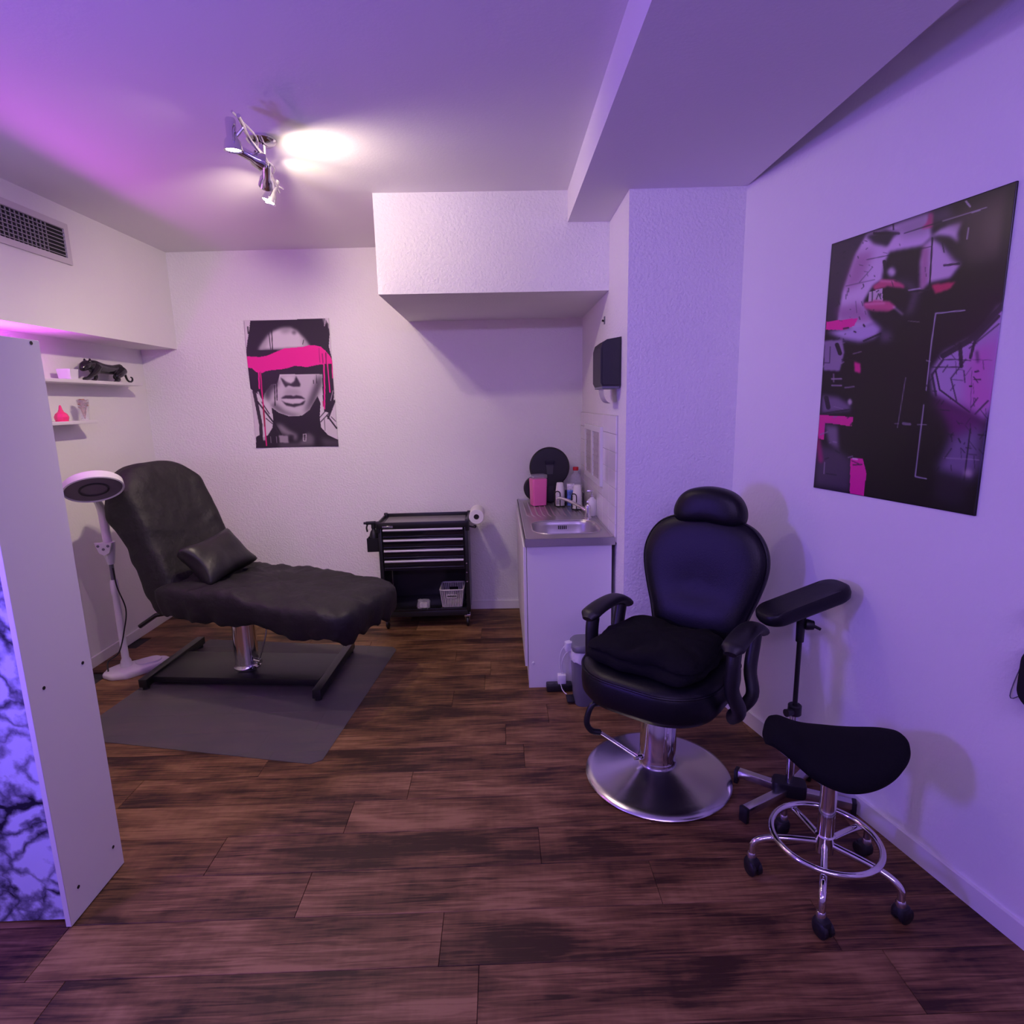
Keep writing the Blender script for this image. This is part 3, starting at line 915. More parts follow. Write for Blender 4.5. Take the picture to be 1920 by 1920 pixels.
# ------------------------------------------------------------------ ceiling spot track
tk = thing('spot_track', 'chrome four-head spotlight track on the ceiling', 'ceiling light', (-1.0, 2.80, H))
obj('canopy', lathe(B(), [(0, 0), (0.062, 0), (0.062, -0.008), (0.050, -0.020), (0.016, -0.026), (0.012, -0.075), (0, -0.075)], 32), M_CHROME, tk)
ra = [(0.075, -0.42, -0.092), (0.035, -0.22, -0.092), (0.025, -0.05, -0.092), (-0.01, 0.10, -0.092), (-0.04, 0.24, -0.092), (-0.065, 0.36, -0.092)]
b = B()
tube(b, smooth_path(ra, 5), 0.0075, 10)
tube(b, smooth_path([(p_[0] + 0.022 * (1 if i % 2 else -1), p_[1], p_[2] + 0.014) for i, p_ in enumerate(ra)], 5), 0.0045, 8)
obj('rail', b, M_CHROME, tk)
WARM = (1.0, 0.80, 0.62)
# pivot, head centre, direction, lamp watts, cone angle
HEADS = [((0.058, -0.34, -0.10), (0.015, -0.345, -0.145), (-0.02, 0.08, -0.95), 34, 115, (-0.9, 0.2, 0.35), 0.8),
         ((0.022, -0.14, -0.10), (0.010, -0.13, -0.125), (0.62, 0.62, -0.22), 27, 152, (0.150, 0.132, 0.140), 1.3),
         ((-0.015, 0.08, -0.10), (-0.020, 0.08, -0.130), (-0.36, 0.82, -0.46), 60, 118, (0.110, 0.235, 0.160), 5.0),
         ((-0.055, 0.30, -0.10), (-0.075, 0.27, -0.135), (-0.35, -0.15, -0.85), 46, 150, (-0.150, 0.120, 0.120), 2.2)]
for hn, (piv, cen, dr, pw, cone, spill, spw) in zip('abcd', HEADS):
    hd_ = obj('spot_head', lathe(B(), [(0, -0.075), (0.016, -0.075), (0.019, -0.068), (0.019, -0.012), (0.028, 0.0), (0.033, 0.024), (0.036, 0.034), (0.031, 0.034), (0.022, 0.006), (0, 0.004)], 24, align(cen, dr)), M_CHROME, tk)
    obj('bulb', lathe(B(), [(0, 0.012), (0.022, 0.014), (0.029, 0.026), (0.024, 0.031), (0, 0.033)], 20, align(cen, dr)), M_BULB, hd_)
    b = B()
    tube(b, [piv, cen], 0.006, 8)
    obj('swivel_arm', b, M_CHROME, hd_)
    ld = bpy.data.lights.new('spot_light_' + hn, 'SPOT')
    ld.energy = pw
    ld.color = WARM
    ld.spot_size = R(cone)
    ld.spot_blend = 1.0
    ld.shadow_soft_size = 0.026
    lo = bpy.data.objects.new('spot_light_' + hn, ld)
    COL.objects.link(lo)
    lo.parent = tk
    dv = Vector(dr).normalized()
    lo.location = Vector(cen) + dv * 0.062
    lo.rotation_euler = dv.to_track_quat('-Z', 'Y').to_euler()
    # side spill of the same bulb, grazing the ceiling
    ls2 = bpy.data.lights.new('bulb_spill_' + hn, 'SPOT')
    ls2.energy = spw
    ls2.color = WARM
    ls2.spot_size = R(64)
    ls2.spot_blend = 1.0
    ls2.shadow_soft_size = 0.02
    l2 = bpy.data.objects.new('bulb_spill_' + hn, ls2)
    COL.objects.link(l2)
    l2.parent = tk
    l2.location = Vector(cen) + dv * 0.058 + Vector(spill).normalized() * 0.012
    l2.rotation_euler = Vector(spill).to_track_quat('-Z', 'Y').to_euler()

# ------------------------------------------------------------------ treatment bed
BX, BY = -1.62, 3.47
bed = thing('treatment_bed', 'black covered treatment bed with raised backrest on chrome column', 'treatment bed', (BX, BY, 0))
b = B()
box(b, -0.53, 0.53, -0.17, 0.20, 0.022, 0.060, bev=0.004)
obj('base_plate', b, M_BLKM, bed, rot=(0, 0, R(-6)))
for (x, ya, yb_) in ((-0.545, -0.20, 0.46), (0.555, -0.36, 0.34)):
    fo = obj('base_bar', bx(x - 0.025, x + 0.025, ya, yb_, 0.020, 0.072, bev=0.004), M_BLKM, bed, rot=(0, 0, R(-2)))
    for yy in (ya + 0.03, yb_ - 0.03):
        obj('rubber_foot', cyl(B(), 0.02, 0.0, 0.022, 12, T(x, yy, 0)), M_BLKP, fo)
obj('column', lathe(B(), [(0, 0.059), (0.078, 0.059), (0.080, 0.066), (0.074, 0.072), (0.070, 0.09), (0.068, 0.42), (0.0, 0.42)], 32), M_CHROME, bed)
obj('inner_column', cyl(B(), 0.055, 0.40, 0.52, 24), M_CHROME, bed)
b = B()
tube(b, smooth_path([(0.085, -0.06, 0.12), (0.11, -0.07, 0.14), (0.17, -0.09, 0.30), (0.19, -0.1, 0.42)], 5), 0.005, 8)
cyl(b, 0.014, 0, 0.05, 12, align((0.07, -0.05, 0.12), (0.9, -0.4, 0)))
obj('pump_lever', b, M_CHROME, bed)
# upper part turned on the column: local +x towards the foot end
up = Matrix.Rotation(R(-20), 4, 'Z')
SEAT = (0.315, -0.01)          # seat centre in turned frame


def wob(co, amp, f, seed=0):
    return noise.noise(Vector((co.x * f + seed, co.y * f, co.z * f + seed * 2))) * amp


so = resample(rrect(1.30, 0.63, [0.12, 0.05, 0.05, 0.13]), 220)


def seat_disp(co, s):
    e = Vector(co)
    x = co.x
    drop = -0.075 * max(0, (x + 0.1)) ** 1.0 + 0.02
    e.z += drop
    if s > 0.02 and co.z > 0.60:
        r = noise.ridged_multi_fractal(Vector((co.x * 3.1, co.y * 4.7, 3.0)), 0.8, 2.0, 4, 1.0, 2.0)
        e.z += (r - 1.0) * 0.016 + wob(co, 0.012, 9) + wob(co, 0.009, 20, 4) - 0.010 * abs(math.sin(7 * math.atan2(co.y, co.x + 0.62) + 3 * noise.noise(co * 5))) ** 6 * math.exp(-((co.x + 0.35) / 0.35) ** 2)
    else:
        k = max(0.0, (0.60 - co.z) / 0.155)
        ang = math.atan2(co.y, co.x)
        per = co.x * 1.0 + co.y * 1.4
        g = math.sin(per * 31 + 2 * math.sin(per * 7)) * 0.5 + noise.noise(Vector((per * 9, 1.7, co.z * 3))) * 0.9
        n = Vector((co.x * 0.35, co.y, 0)).normalized()
        e += n * (g * 0.016 * k - 0.03 * k * k)
        if k > 0.85:
            e.z += noise.noise(Vector((per * 4.3, 5.1, 0))) * 0.055 + noise.noise(Vector((per * 13, 9.1, 0))) * 0.026
    return e


prof = [(0, 0.63), (0.15, 0.63), (0.3, 0.63), (0.42, 0.63), (0.54, 0.63), (0.64, 0.63), (0.73, 0.63), (0.81, 0.632), (0.88, 0.632), (0.94, 0.628), (0.975, 0.618), (0.995, 0.60), (1.0, 0.57), (1.0, 0.54), (1.0, 0.51), (1.0, 0.485), (1.0, 0.465), (0.985, 0.45), (0.96, 0.455), (0.95, 0.50), (0, 0.50)]
seat = obj('seat_cover', slab(B(), so, prof, up @ T(SEAT[0], SEAT[1], 0), seat_disp), M_COVER, bed, autosmooth=70)
obj('seat_frame', bx(-0.35, 0.42, -0.2, 0.2, 0.44, 0.50, bev=0.01, M=up @ T(SEAT[0] - .1, SEAT[1], 0)), M_BLKM, bed)
# backrest: outline in (across, along) plane, tilted
bo = resample(rrect(0.60, 0.92, [0.24, 0.22, 0.08, 0.08], 10), 180)
BM = up @ T(SEAT[0] - 0.57, SEAT[1] + 0.03, 0.56) @ RZ(90) @ RX(66) @ T(0, 0.40, -0.02)


def back_disp(co, s):
    e = Vector(co)
    if s > 0.02 and co.z > 0.03:
        r = noise.ridged_multi_fractal(Vector((co.x * 3.0 + co.y * 1.2, co.y * 1.6, 8.0)), 0.8, 2.0, 3, 1.0, 2.0)
        e.z += (r - 1.0) * 0.012 + wob(co, 0.022, 4, 3) + wob(co, 0.009, 13, 5)
    elif s > 0.5:
        k = max(0, (0.03 - co.z) / 0.16)
        per = co.x + co.y * 1.3
        n = Vector((co.x, co.y, 0)).normalized()
        e += n * (noise.noise(Vector((per * 7, 2.0, co.z * 4))) * 0.03 * k + 0.012 * k)
        e.z += noise.noise(Vector((per * 6, 5.0, 0))) * 0.025 * k
    return e


prof = [(0, 0.05), (0.2, 0.05), (0.4, 0.052), (0.55, 0.055), (0.68, 0.06), (0.79, 0.062), (0.87, 0.058), (0.93, 0.048), (0.97, 0.030), (0.99, 0.0), (1.0, -0.04), (0.99, -0.08), (0.975, -0.12), (0.93, -0.14), (0.6, -0.10), (0, -0.10)]
obj('backrest_cover', slab(B(), bo, prof, BM, back_disp), M_COVER, bed, autosmooth=70)
b = B()
tube(b, [(-0.30, -0.10, 0.44), (-0.52, -0.16, 0.40), (-0.62, -0.20, 0.33)], 0.014, 8, M=up)
tube(b, [(-0.30, 0.02, 0.44), (-0.42, 0.0, 0.36)], 0.012, 8, M=up)
obj('tilt_strut', b, M_BLKM, bed)
# pillow in the corner of seat and backrest
po = resample(rrect(0.43, 0.29, 0.02), 96)


def pil_disp(co, s):
    e = Vector(co)
    u, v = abs(co.x) / 0.23, abs(co.y) / 0.15
    th = max(0.0, (1 - u ** 4) * (1 - v ** 4)) ** 0.5
    pinch = 1 - 0.10 * (1 - max(u, v)) if s > .9 else 1
    side = 1 - 0.16 * (1 - min(u, v) ** 2) * (s ** 4)
    e.x *= side; e.y *= side
    e.z = (1 if co.z > 0 else -1) * (0.004 + 0.065 * th) + wob(co, 0.012, 9, 2)
    return e


prof = [(0, .02), (.2, .02), (.4, .02), (.6, .02), (.75, .02), (.87, .02), (.95, .02), (1, .001), (.95, -.02), (.87, -.02), (.75, -.02), (.6, -.02), (.3, -.02), (0, -.02)]
pl = tag(obj('pillow', slab(B(), po, prof, None, pil_disp), M_PILLOW, autosmooth=80), 'black satin pillow leaning in the bed corner', 'pillow')
pl.matrix_world = T(BX, BY, 0) @ up @ T(SEAT[0] - 0.42, SEAT[1] - 0.02, 0.768) @ RZ(90) @ RX(48) @ RZ(8)

# floor mat
b = B()
prism(b, [(-0.93, 2.50), (-0.88, 2.53), (-0.745, 3.78), (-0.78, 3.83), (-2.15, 4.06), (-2.26, 2.79)], 0.0004, 0.0034)
tag(obj('floor_mat', b, M_MAT, None, False), 'translucent grey protective mat under the treatment bed', 'mat')

# ------------------------------------------------------------------ magnifier lamp
ml = thing('magnifier_lamp', 'white magnifying lamp on a floor stand beside the bed', 'lamp', (-2.43, 3.555, 0))
bo2 = resample([(-0.115, -0.02), (-0.10, -0.09), (-0.03, -0.125), (0.06, -0.11), (0.13, -0.03), (0.20, 0.06), (0.22, 0.13), (0.16, 0.17), (0.06, 0.15), (-0.02, 0.09), (-0.08, 0.06)], 72)
bo2 = [(p_.x, p_.y) for p_ in smooth_path([(x_, y_, 0) for x_, y_ in bo2], 1)]
obj('base', slab(B(), bo2, [(0, 0), (0.96, 0), (1.0, 0.008), (1.0, 0.024), (0.97, 0.034), (0.9, 0.040), (0.5, 0.046), (0, 0.048)], T(0.0, 0, 0)), M_WPL, ml)
obj('base_step', slab(B(), resample(rrect(0.15, 0.11, 0.05), 40), [(0, 0.03), (1.0, 0.036), (1.0, 0.046), (0.93, 0.052), (0, 0.052)], T(0.10, 0.07, 0) @ RZ(38)), M_WPL, ml)
obj('lower_pole', lathe(B(), [(0, 0.04), (0.034, 0.04), (0.030, 0.08), (0.021, 0.10), (0.020, 0.52), (0.024, 0.53), (0.024, 0.60), (0.019, 0.62), (0, 0.62)], 24), M_WPL, ml)
obj('inner_pole', cyl(B(), 0.013, 0.60, 0.75, 16), M_GPL, ml)
br = obj('bracket', lathe(B(), [(0, 0.72), (0.020, 0.72), (0.028, 0.76), (0.038, 0.83), (0.040, 0.86), (0, 0.86)], 28), M_WPL, ml)
obj('bracket_plate', prism(B(), [(-0.052, 0.03), (0.052, 0.03), (0.030, -0.035), (0, -0.05), (-0.030, -0.035)], -0.006, 0.006, T(0, -0.042, 0.835) @ RX(90)), M_WPL, br)
for dx in (-0.03, 0.0, 0.03):
    obj('rivet', cyl(B(), 0.008, 0, 0.004, 10, align((dx, -0.048, 0.845 if dx else 0.825), (0, -1, 0))), M_GPL, br)
b = B()
tube(b, smooth_path([(0.0, 0, 0.85), (-0.004, 0, 0.95), (0.012, -0.03, 1.07), (0.050, -0.12, 1.150), (0.115, -0.235, 1.205)], 5), [0.026] * 12 + [0.024] * 10, 14, flat=(1, 0.8))
obj('upper_arm', b, M_WPL, ml)
LMX = T(0.172, -0.300, 1.242) @ RY(-24) @ RX(-26)
lh = obj('lamp_head', lathe(B(), [(0, 0.030), (0.12, 0.030), (0.132, 0.027), (0.142, 0.016), (0.144, -0.020), (0.138, -0.024), (0.132, -0.012), (0, -0.010)], 48, LMX), M_WPL, ml)
obj('lens', lathe(B(), [(0, -0.013), (0.133, -0.013), (0.133, -0.017), (0, -0.018)], 40, LMX), M_LENS, lh)
obj('lens_ring', lathe(B(), [(0.062, -0.017), (0.072, -0.017), (0.072, -0.022), (0.062, -0.022)], 32, LMX), M_DGP, lh)
b = B()
tube(b, smooth_path([(0.02, -0.02, 0.70), (0.035, -0.03, 0.58), (0.075, -0.04, 0.44), (0.04, -0.03, 0.30), (0.0, -0.05, 0.16), (-0.07, -0.06, 0.10), (-0.05, -0.10, 0.055)], 8), 0.0042, 6)
obj('cord', b, M_BLKP, ml)

# ------------------------------------------------------------------ tool trolley
tr = thing('tool_trolley', 'black metal tool trolley with four drawers by the back wall', 'trolley', (-0.575, 4.15, 0), R(0.8))
hw, dp = 0.312, 0.34
b = B()
for sx in (-1, 1):
    obj('side_frame', bx(sx * hw - 0.014, sx * hw + 0.014, 0.0, dp, 0.13, 0.80, bev=0.004), M_BLKM, tr)
obj('cabinet_body', bx(-hw + .016, hw - .016, 0.015, dp - .005, 0.455, 0.785), M_BLKM, tr, False)
obj('back_panel', bx(-hw + .016, hw - .016, dp - .012, dp - .002, 0.14, 0.455), M_BLKM, tr, False)
obj('lower_shelf', bx(-hw + .012, hw - .012, 0.0, dp - .004, 0.140, 0.158, bev=0.003), M_BLKG, tr)
obj('base_apron', bx(-hw + .012, hw - .012, 0.002, dp - .004, 0.098, 0.140, bev=0.003), M_BLKM, tr)
tt = obj('top_tray', bx(-hw - .012, hw + .012, -0.012, dp + .012, 0.785, 0.796, bev=0.002), M_TRAY, tr)
b = B()
for a_ in ((-hw - .016, hw + .016, -0.016, -0.006), (-hw - .016, hw + .016, dp + .006, dp + .016), (-hw - .016, -hw - .006, -0.016, dp + .016), (hw + .006, hw + .016, -0.016, dp + .016)):
    box(b, a_[0], a_[1], a_[2], a_[3], 0.776, 0.822, bev=0.003)
obj('tray_rim', b, M_BLKM, tt)
for sx in (-1, 1):
    for yy in (0, dp):
        obj('corner_bumper', bx(sx * (hw + .010) - .014, sx * (hw + .010) + .014, yy - .014, yy + .014, 0.745, 0.830, bev=0.006), M_BLKP, tt)
for k, zc in enumerate((0.765, 0.687, 0.609, 0.531)):
    dr_ = obj('drawer', bx(-hw + .020, hw - .020, -0.004, 0.018, zc - 0.058, zc + 0.014, bev=0.003), M_BLKG, tr)
    b = B()
    box(b, -hw + .024, hw - .024, -0.016, -0.002, zc - 0.008, zc + 0.006, bev=0.003)
    obj('drawer_handle', b, M_ALU, dr_)
    b = B()
    tube(b, [(-hw + .022, -0.004, zc - .052), (hw - .022, -0.004, zc - .052)], 0.006, 8)
    obj('drawer_lip', b, M_BLKG, dr_)
obj('badge', bx(-hw + .022, -hw + .100, -0.0175, -0.015, 0.783, 0.797, bev=0.001, seg=1), M_CHROMER, tr)['label'] = 'small worn silver badge'
b = bx(-0.055, 0.055, -0.003, 0.0, -0.004, 0.004)
for sx in (-1, 1):
    for yy in (0.04, dp - 0.04):
        c = obj('caster', bx(sx * (hw - .012) - .022, sx * (hw - .012) + .022, yy - .026, yy + .026, 0.082, 0.099, bev=0.002), M_CHROMER, tr)
        bb = B()
        for q_ in (-1, 1):
            prism(bb, [(-0.020, 0.078), (0.020, 0.078), (0.024, 0.03), (0.006, 0.020), (-0.012, 0.04)], -0.0015, 0.0015, T(sx * (hw - .012) + q_ * .014, yy, 0.008) @ RZ(90) @ RX(90))
        obj('fork', bb, M_CHROMER, c)
        obj('wheel', lathe(B(), [(0, -0.012), (0.032, -0.012), (0.040, -0.006), (0.040, 0.006), (0.032, 0.012), (0, 0.012)], 24, T(sx * (hw - .012), yy + 0.006, 0.040) @ RY(90)), M_BLKP, c)
obj('push_bar', tube(B(), smooth_path([(hw + .014, 0.05, 0.77), (hw + .05, 0.05, 0.760), (hw + .06, 0.10, 0.752)], 4), 0.006, 8), M_BLKM, tr)
obj('bar_knob', lathe(B(), [(0, -.012), (.009, -.009), (.012, 0), (.009, .009), (0, .012)], 14, T(hw + .062, 0.10, 0.752)), M_BLKP, tr)
hb = B()
prism(hb, [(-hw - .100, 0.02), (-hw - .016, 0.02), (-hw - .016, 0.13), (-hw - .100, 0.13)], 0.60, 0.605)
for a_ in ((-hw - .100, -hw - .016, 0.02, 0.024), (-hw - .100, -hw - .016, 0.126, 0.13), (-hw - .100, -hw - .096, 0.02, 0.13), (-hw - .020, -hw - .016, 0.02, 0.13)):
    box(hb, a_[0], a_[1], a_[2], a_[3], 0.60, 0.70)
obj('side_holder', hb, M_BLKM, tr, False)
# bolt dots on the right post
for z in (0.50, 0.43, 0.36):
    obj('bolt', cyl(B(), 0.005, 0, 0.003, 10, align((hw - .004, 0.0, z), (0, -1, 0))), M_CHROMER, tr)

sb = thing('spray_bottle', 'black trigger spray bottle in the trolley side holder', 'bottle', (-0.945, 4.222, 0.606))
obj('bottle_body', lathe(B(), [(0, 0), (0.030, 0), (0.033, 0.006), (0.033, 0.105), (0.024, 0.135), (0.014, 0.150), (0.014, 0.165), (0, 0.165)], 24), M_BLKP, sb)
b = B()
box(b, -0.055, 0.020, -0.011, 0.011, 0.188, 0.212, bev=0.005)
box(b, -0.070, -0.052, -0.008, 0.008, 0.192, 0.208, bev=0.003)
cyl(b, 0.017, 0.160, 0.190, 16)
obj('spray_head', b, M_BLKP, sb)
b = B()
tube(b, smooth_path([(-0.042, 0, 0.190), (-0.050, 0, 0.165), (-0.046, 0, 0.135)], 4), 0.006, 8)
obj('trigger', b, M_BLKP, sb)
sb.rotation_euler = (0, 0, R(8))

rl = thing('paper_roll', 'white paper towel roll on the trolley corner', 'paper roll', (-0.186, 4.20, 0.835))
b = B()
lathe(b, [(0.020, 0), (0.052, 0), (0.055, 0.003), (0.055, 0.207), (0.052, 0.21), (0.020, 0.21), (0.020, 0)], 40, align((0, 0, 0), (-0.0, 1, 0.0)))
obj('paper', b, M_PAPER, rl)
obj('core', lathe(B(), [(0.0195, 0.004), (0.0195, 0.206), (0.017, 0.206), (0.017, 0.02), (0, 0.02)], 24, align((0, 0, 0), (0, 1, 0))), M_ROLLIN, rl)
b = B()
box(b, 0.036, 0.0375, 0.004, 0.206, -0.062, -0.01); obj('loose_sheet', b, M_PAPER, rl, False)
obj('roll_holder', tube(B(), smooth_path([(hw + .012, 0.275, 0.79), (hw + .03, 0.278, 0.82), (hw + .075, 0.272, 0.835), (hw + .077, 0.262, 0.835)], 4), 0.005, 8), M_BLKM, tr)

# basket on the lower shelf
bk = thing('storage_basket', 'grey slatted plastic basket with handle slot on the trolley shelf', 'basket', (-0.386, 4.175, 0.1585))
W0, W1, D0, D1, HH = 0.070, 0.084, 0.09, 0.11, 0.135
b = B()
slab(b, resample(rrect(W0 * 2, D0 * 2, 0.012), 48), [(0, 0), (1, 0), (1, 0.005), (0, 0.005)], T(0, D0, 0))
obj('basket_floor', b, M_GREY, bk)
n = 13
for side, yy, ys in (('front', 0, -1), ('back', 2 * D0, 1)):
    for i in range(n):
        u = i / (n - 1) * 2 - 1
        if abs(u) < 0.42:
            zt, segs = HH, ((0.004, 0.074), (0.098, HH))
        else:
            segs = ((0.004, HH),)
        b = B()
        for za, zb2 in segs:
            tube(b, [(u * (W0 + (W1 - W0) * za / HH), yy + ys * 0.012 * za / HH, za), (u * (W0 + (W1 - W0) * zb2 / HH), yy + ys * 0.012 * zb2 / HH, zb2)], 0.0042, 6)
        obj('slat', b, M_GREY, bk)
for sx in (-1, 1):
    for i in range(9):
        v = i / 8
        b = B()
        tube(b, [(sx * W0, v * 2 * D0, 0.004), (sx * W1, v * 2 * D0, HH)], 0.0042, 6)
        obj('slat', b, M_GREY, bk)
b = B()
tube(b, [(x_, y_ + D0, HH) for x_, y_ in resample(rrect(W1 * 2 + .006, D0 * 2 + .028, 0.016), 40)], 0.006, 8, closed=True)
obj('basket_rim', b, M_GREY, bk)
b = B()
tube(b, [(x_, -0.011, z_ + 0.086) for x_, z_ in resample(rrect(0.080, 0.022, 0.010), 28)], 0.0035, 6, closed=True)
obj('handle_slot', b, M_GREY, bk)
# small pack next to the basket
pk = thing('wrapped_pack', 'small shiny wrapped pack on the lower trolley shelf', 'pack', (-0.60, 4.185, 0.1585))
b = slab(B(), resample(rrect(0.09, 0.06, 0.012), 40), [(0, 0), (0.9, 0), (1, 0.01), (1, 0.04), (0.85, 0.055), (0, 0.058)], None, lambda c_, s_: c_ + Vector((wob(c_, .012, 60), wob(c_, .012, 60, 3), abs(wob(c_, .008, 60, 5)))))
obj('wrapper', b, M_CLEAR, pk)
obj('contents', slab(B(), resample(rrect(0.06, 0.04, 0.01), 24), [(0, 0.002), (1, 0.004), (1, 0.03), (0.8, 0.036), (0, 0.036)]), M_GREY, pk)

# ------------------------------------------------------------------ sink cabinet and worktop
CF = 3.185
cb = thing('sink_cabinet', 'white sink base cabinet beside the pillar', 'cabinet', (0, 0, 0))
cb.location = (0.136, CF, 0)
L_ = yb(0.2) - 0.01 - CF
obj('end_panel', bx(0.0, 0.480, 0, 0.018, 0, 0.858, bev=0.001, seg=1), M_WLAM, cb)
obj('cabinet_door', bx(-0.020, -0.003, 0.004, 0.56, 0.135, 0.852, bev=0.0015, seg=1), M_WLAM, cb)
obj('cabinet_door', bx(-0.020, -0.003, 0.564, L_ - 0.08, 0.135, 0.852, bev=0.0015, seg=1), M_WLAM, cb)
obj('cabinet_body', bx(0.0, 0.47, 0.018, L_ - 0.06, 0.10, 0.72), M_WLAM, cb, False)
obj('plinth', bx(0.002, 0.02, 0.018, L_ - 0.06, 0, 0.10), M_WLAM, cb, False)
obj('screw_cap', lathe(B(), [(0, 0.004), (0.007, 0.003), (0.009, 0), (0, 0)], 14, align((0.028, 0, 0.155), (0, -1, 0))), M_WPL, cb)

wt = thing('sink_worktop', 'stainless steel sink worktop with basin and ribbed drainer', 'worktop', (0.386, CF, 0.858))
x0, x1, y0, y1 = -0.262, 0.245, -0.022, L_
zt = 0.044
bc = (0.0, 0.285)                                   # basin centre
bw, bd = 0.395, 0.375
inn = resample(rrect(bw, bd, 0.11, 10), 96)
b = B()
outp = []
for (px, py) in inn:
    sx_ = (x1 - bc[0]) / px if px > 1e-6 else ((x0 - bc[0]) / px if px < -1e-6 else 1e9)
    sy_ = (0.56 - bc[1]) / py if py > 1e-6 else ((y0 - bc[1]) / py if py < -1e-6 else 1e9)
    s_ = min(sx_, sy_)
    outp.append((bc[0] + px * s_, bc[1] + py * s_))
corners = [(x1, 0.56), (x0, 0.56), (x0, y0), (x1, y0)]
for c_ in corners:
    k = min(range(96), key=lambda i: (outp[i][0] - c_[0]) ** 2 + (outp[i][1] - c_[1]) ** 2)
    outp[k] = c_
ov = [b.verts.new((p_[0], p_[1], zt)) for p_ in outp]
iv = [b.verts.new((bc[0] + p_[0] * 1.03, bc[1] + p_[1] * 1.03, zt)) for p_ in inn]
for i in range(96):
    j = (i + 1) % 96
    b.faces.new((ov[i], ov[j], iv[j], iv[i]))
box(b, x0, x1, 0.56, y1, zt - 0.004, zt)
box(b, x0, x1, y0, y0 + 0.004, 0, zt)
box(b, x0, x0 + 0.004, y0, y1, 0, zt)
box(b, x1 - 0.004, x1, y0, y1, 0, zt)
top = obj('top_sheet', b, M_STEEL, wt, False)
b = B()
rings = []
for s_, z_ in [(1.03, zt), (1.0, zt - 0.006), (0.985, zt - 0.03), (0.95, zt - 0.11), (0.88, zt - 0.135), (0.5, zt - 0.142), (0.10, zt - 0.146)]:
    rings.append([b.verts.new((bc[0] + p_[0] * s_, bc[1] + p_[1] * s_, z_)) for p_ in inn])
for a_, c_ in zip(rings, rings[1:]):
    for i in range(96):
        j = (i + 1) % 96
        b.faces.new((a_[i], a_[j], c_[j], c_[i]))
b.faces.new(rings[-1])
basin = obj('basin', b, M_STEEL, wt)
b = B()
tube(b, [(bc[0] + p_[0] * 1.035, bc[1] + p_[1] * 1.035, zt + 0.001) for p_ in inn], 0.004, 6, closed=True)
obj('basin_rim', b, M_STEEL, wt)
for dx in (-0.024, -0.012, 0.0, 0.012, 0.024):
    obj('overflow_slot', bx(dx - 0.003, dx + 0.003, bc[1] + bd / 2 - 0.014, bc[1] + bd / 2 - 0.010, zt - 0.052, zt - 0.030), M_HOLE, basin, False)
obj('drain', lathe(B(), [(0, 0), (0.035, 0), (0.040, 0.003), (0.030, 0.005), (0, 0.005)], 24, T(bc[0], bc[1], zt - 0.1455)), M_CHROME, basin)
for k in range(12):
    xx = -0.215 + k * 0.037
    b = B()
    tube(b, [(xx * 0.92 + .01, 0.60, zt - .003), (xx, 0.68, zt - .0035), (xx * 1.02 - .004, 1.20, zt - .0035)], [0.003, 0.0085, 0.0085], 8)
    obj('drainer_rib', b, M_STEEL, wt)
b = B()
for a_ in ((x0 + 0.004, x0 + 0.016), (x1 - 0.020, x1 - 0.008)):
    box(b, a_[0], a_[1], y0 + 0.01, y1 - .005, zt, zt + 0.004, bev=0.0015, seg=1)
box(b, x0 + .004, x1 - .008, y1 - 0.02, y1 - 0.006, zt, zt + 0.004)
obj('raised_edge', b, M_STEEL, wt)
ZC = 0.858 + zt + 0.0005

tp = thing('mixer_tap', 'chrome mixer tap on the sink worktop', 'tap', (0.558, 3.70, ZC))
obj('tap_body', lathe(B(), [(0, 0), (0.026, 0), (0.026, 0.006), (0.020, 0.012), (0.019, 0.075), (0.016, 0.088), (0, 0.092)], 24), M_CHROME, tp)
b = B()
tube(b, smooth_path([(0.0, 0.0, 0.045), (-0.05, 0.06, 0.075), (-0.12, 0.17, 0.098), (-0.165, 0.24, 0.100), (-0.172, 0.25, 0.082)], 6), [0.011] * 18 + [0.010] * 7, 10)
obj('spout', b, M_CHROME, tp)
obj('aerator', cyl(B(), 0.0135, 0.055, 0.088, 16, T(-0.173, 0.252, 0)), M_CHROME, tp)
b = B()
tube(b, smooth_path([(0, 0, 0.088), (-0.005, -0.02, 0.112), (-0.012, -0.06, 0.122)], 4), [0.009, 0.009, 0.008, 0.008, 0.007, 0.007, 0.006, 0.006, 0.005], 8)
obj('tap_lever', b, M_CHROME, tp)

sd = thing('soap_dispenser', 'white pump soap bottle beside the tap', 'soap dispenser', (0.600, 3.80, ZC))
obj('bottle_body', lathe(B(), [(0, 0), (0.030, 0), (0.034, 0.005), (0.035, 0.085), (0.030, 0.105), (0.014, 0.118), (0.013, 0.128), (0, 0.128)], 28), M_WPL, sd)
b = B()
cyl(b, 0.014, 0.126, 0.142, 16); cyl(b, 0.005, 0.14, 0.162, 10); box(b, -0.036, 0.012, -0.009, 0.009, 0.158, 0.172, bev=0.004)
obj('pump_head', b, M_CHROMER, sd)

pb = thing('pink_container', 'pink translucent storage container on the drainer', 'container', (0.272, 4.235, ZC + .006))
pbo = resample(rrect(0.115, 0.095, 0.012), 48)
obj('contents', slab(B(), pbo, [(0, 0), (0.86, 0), (0.90, 0.004), (0.99, 0.190), (0.94, 0.196), (0, 0.196)]), M_PINKB, pb)
obj('clear_top', slab(B(), pbo, [(0, 0.197), (0.95, 0.197), (1.0, 0.200), (1.02, 0.220), (0.98, 0.224), (0, 0.224)]), M_CLEAR, pb)
pb.rotation_euler = (0, 0, R(14))

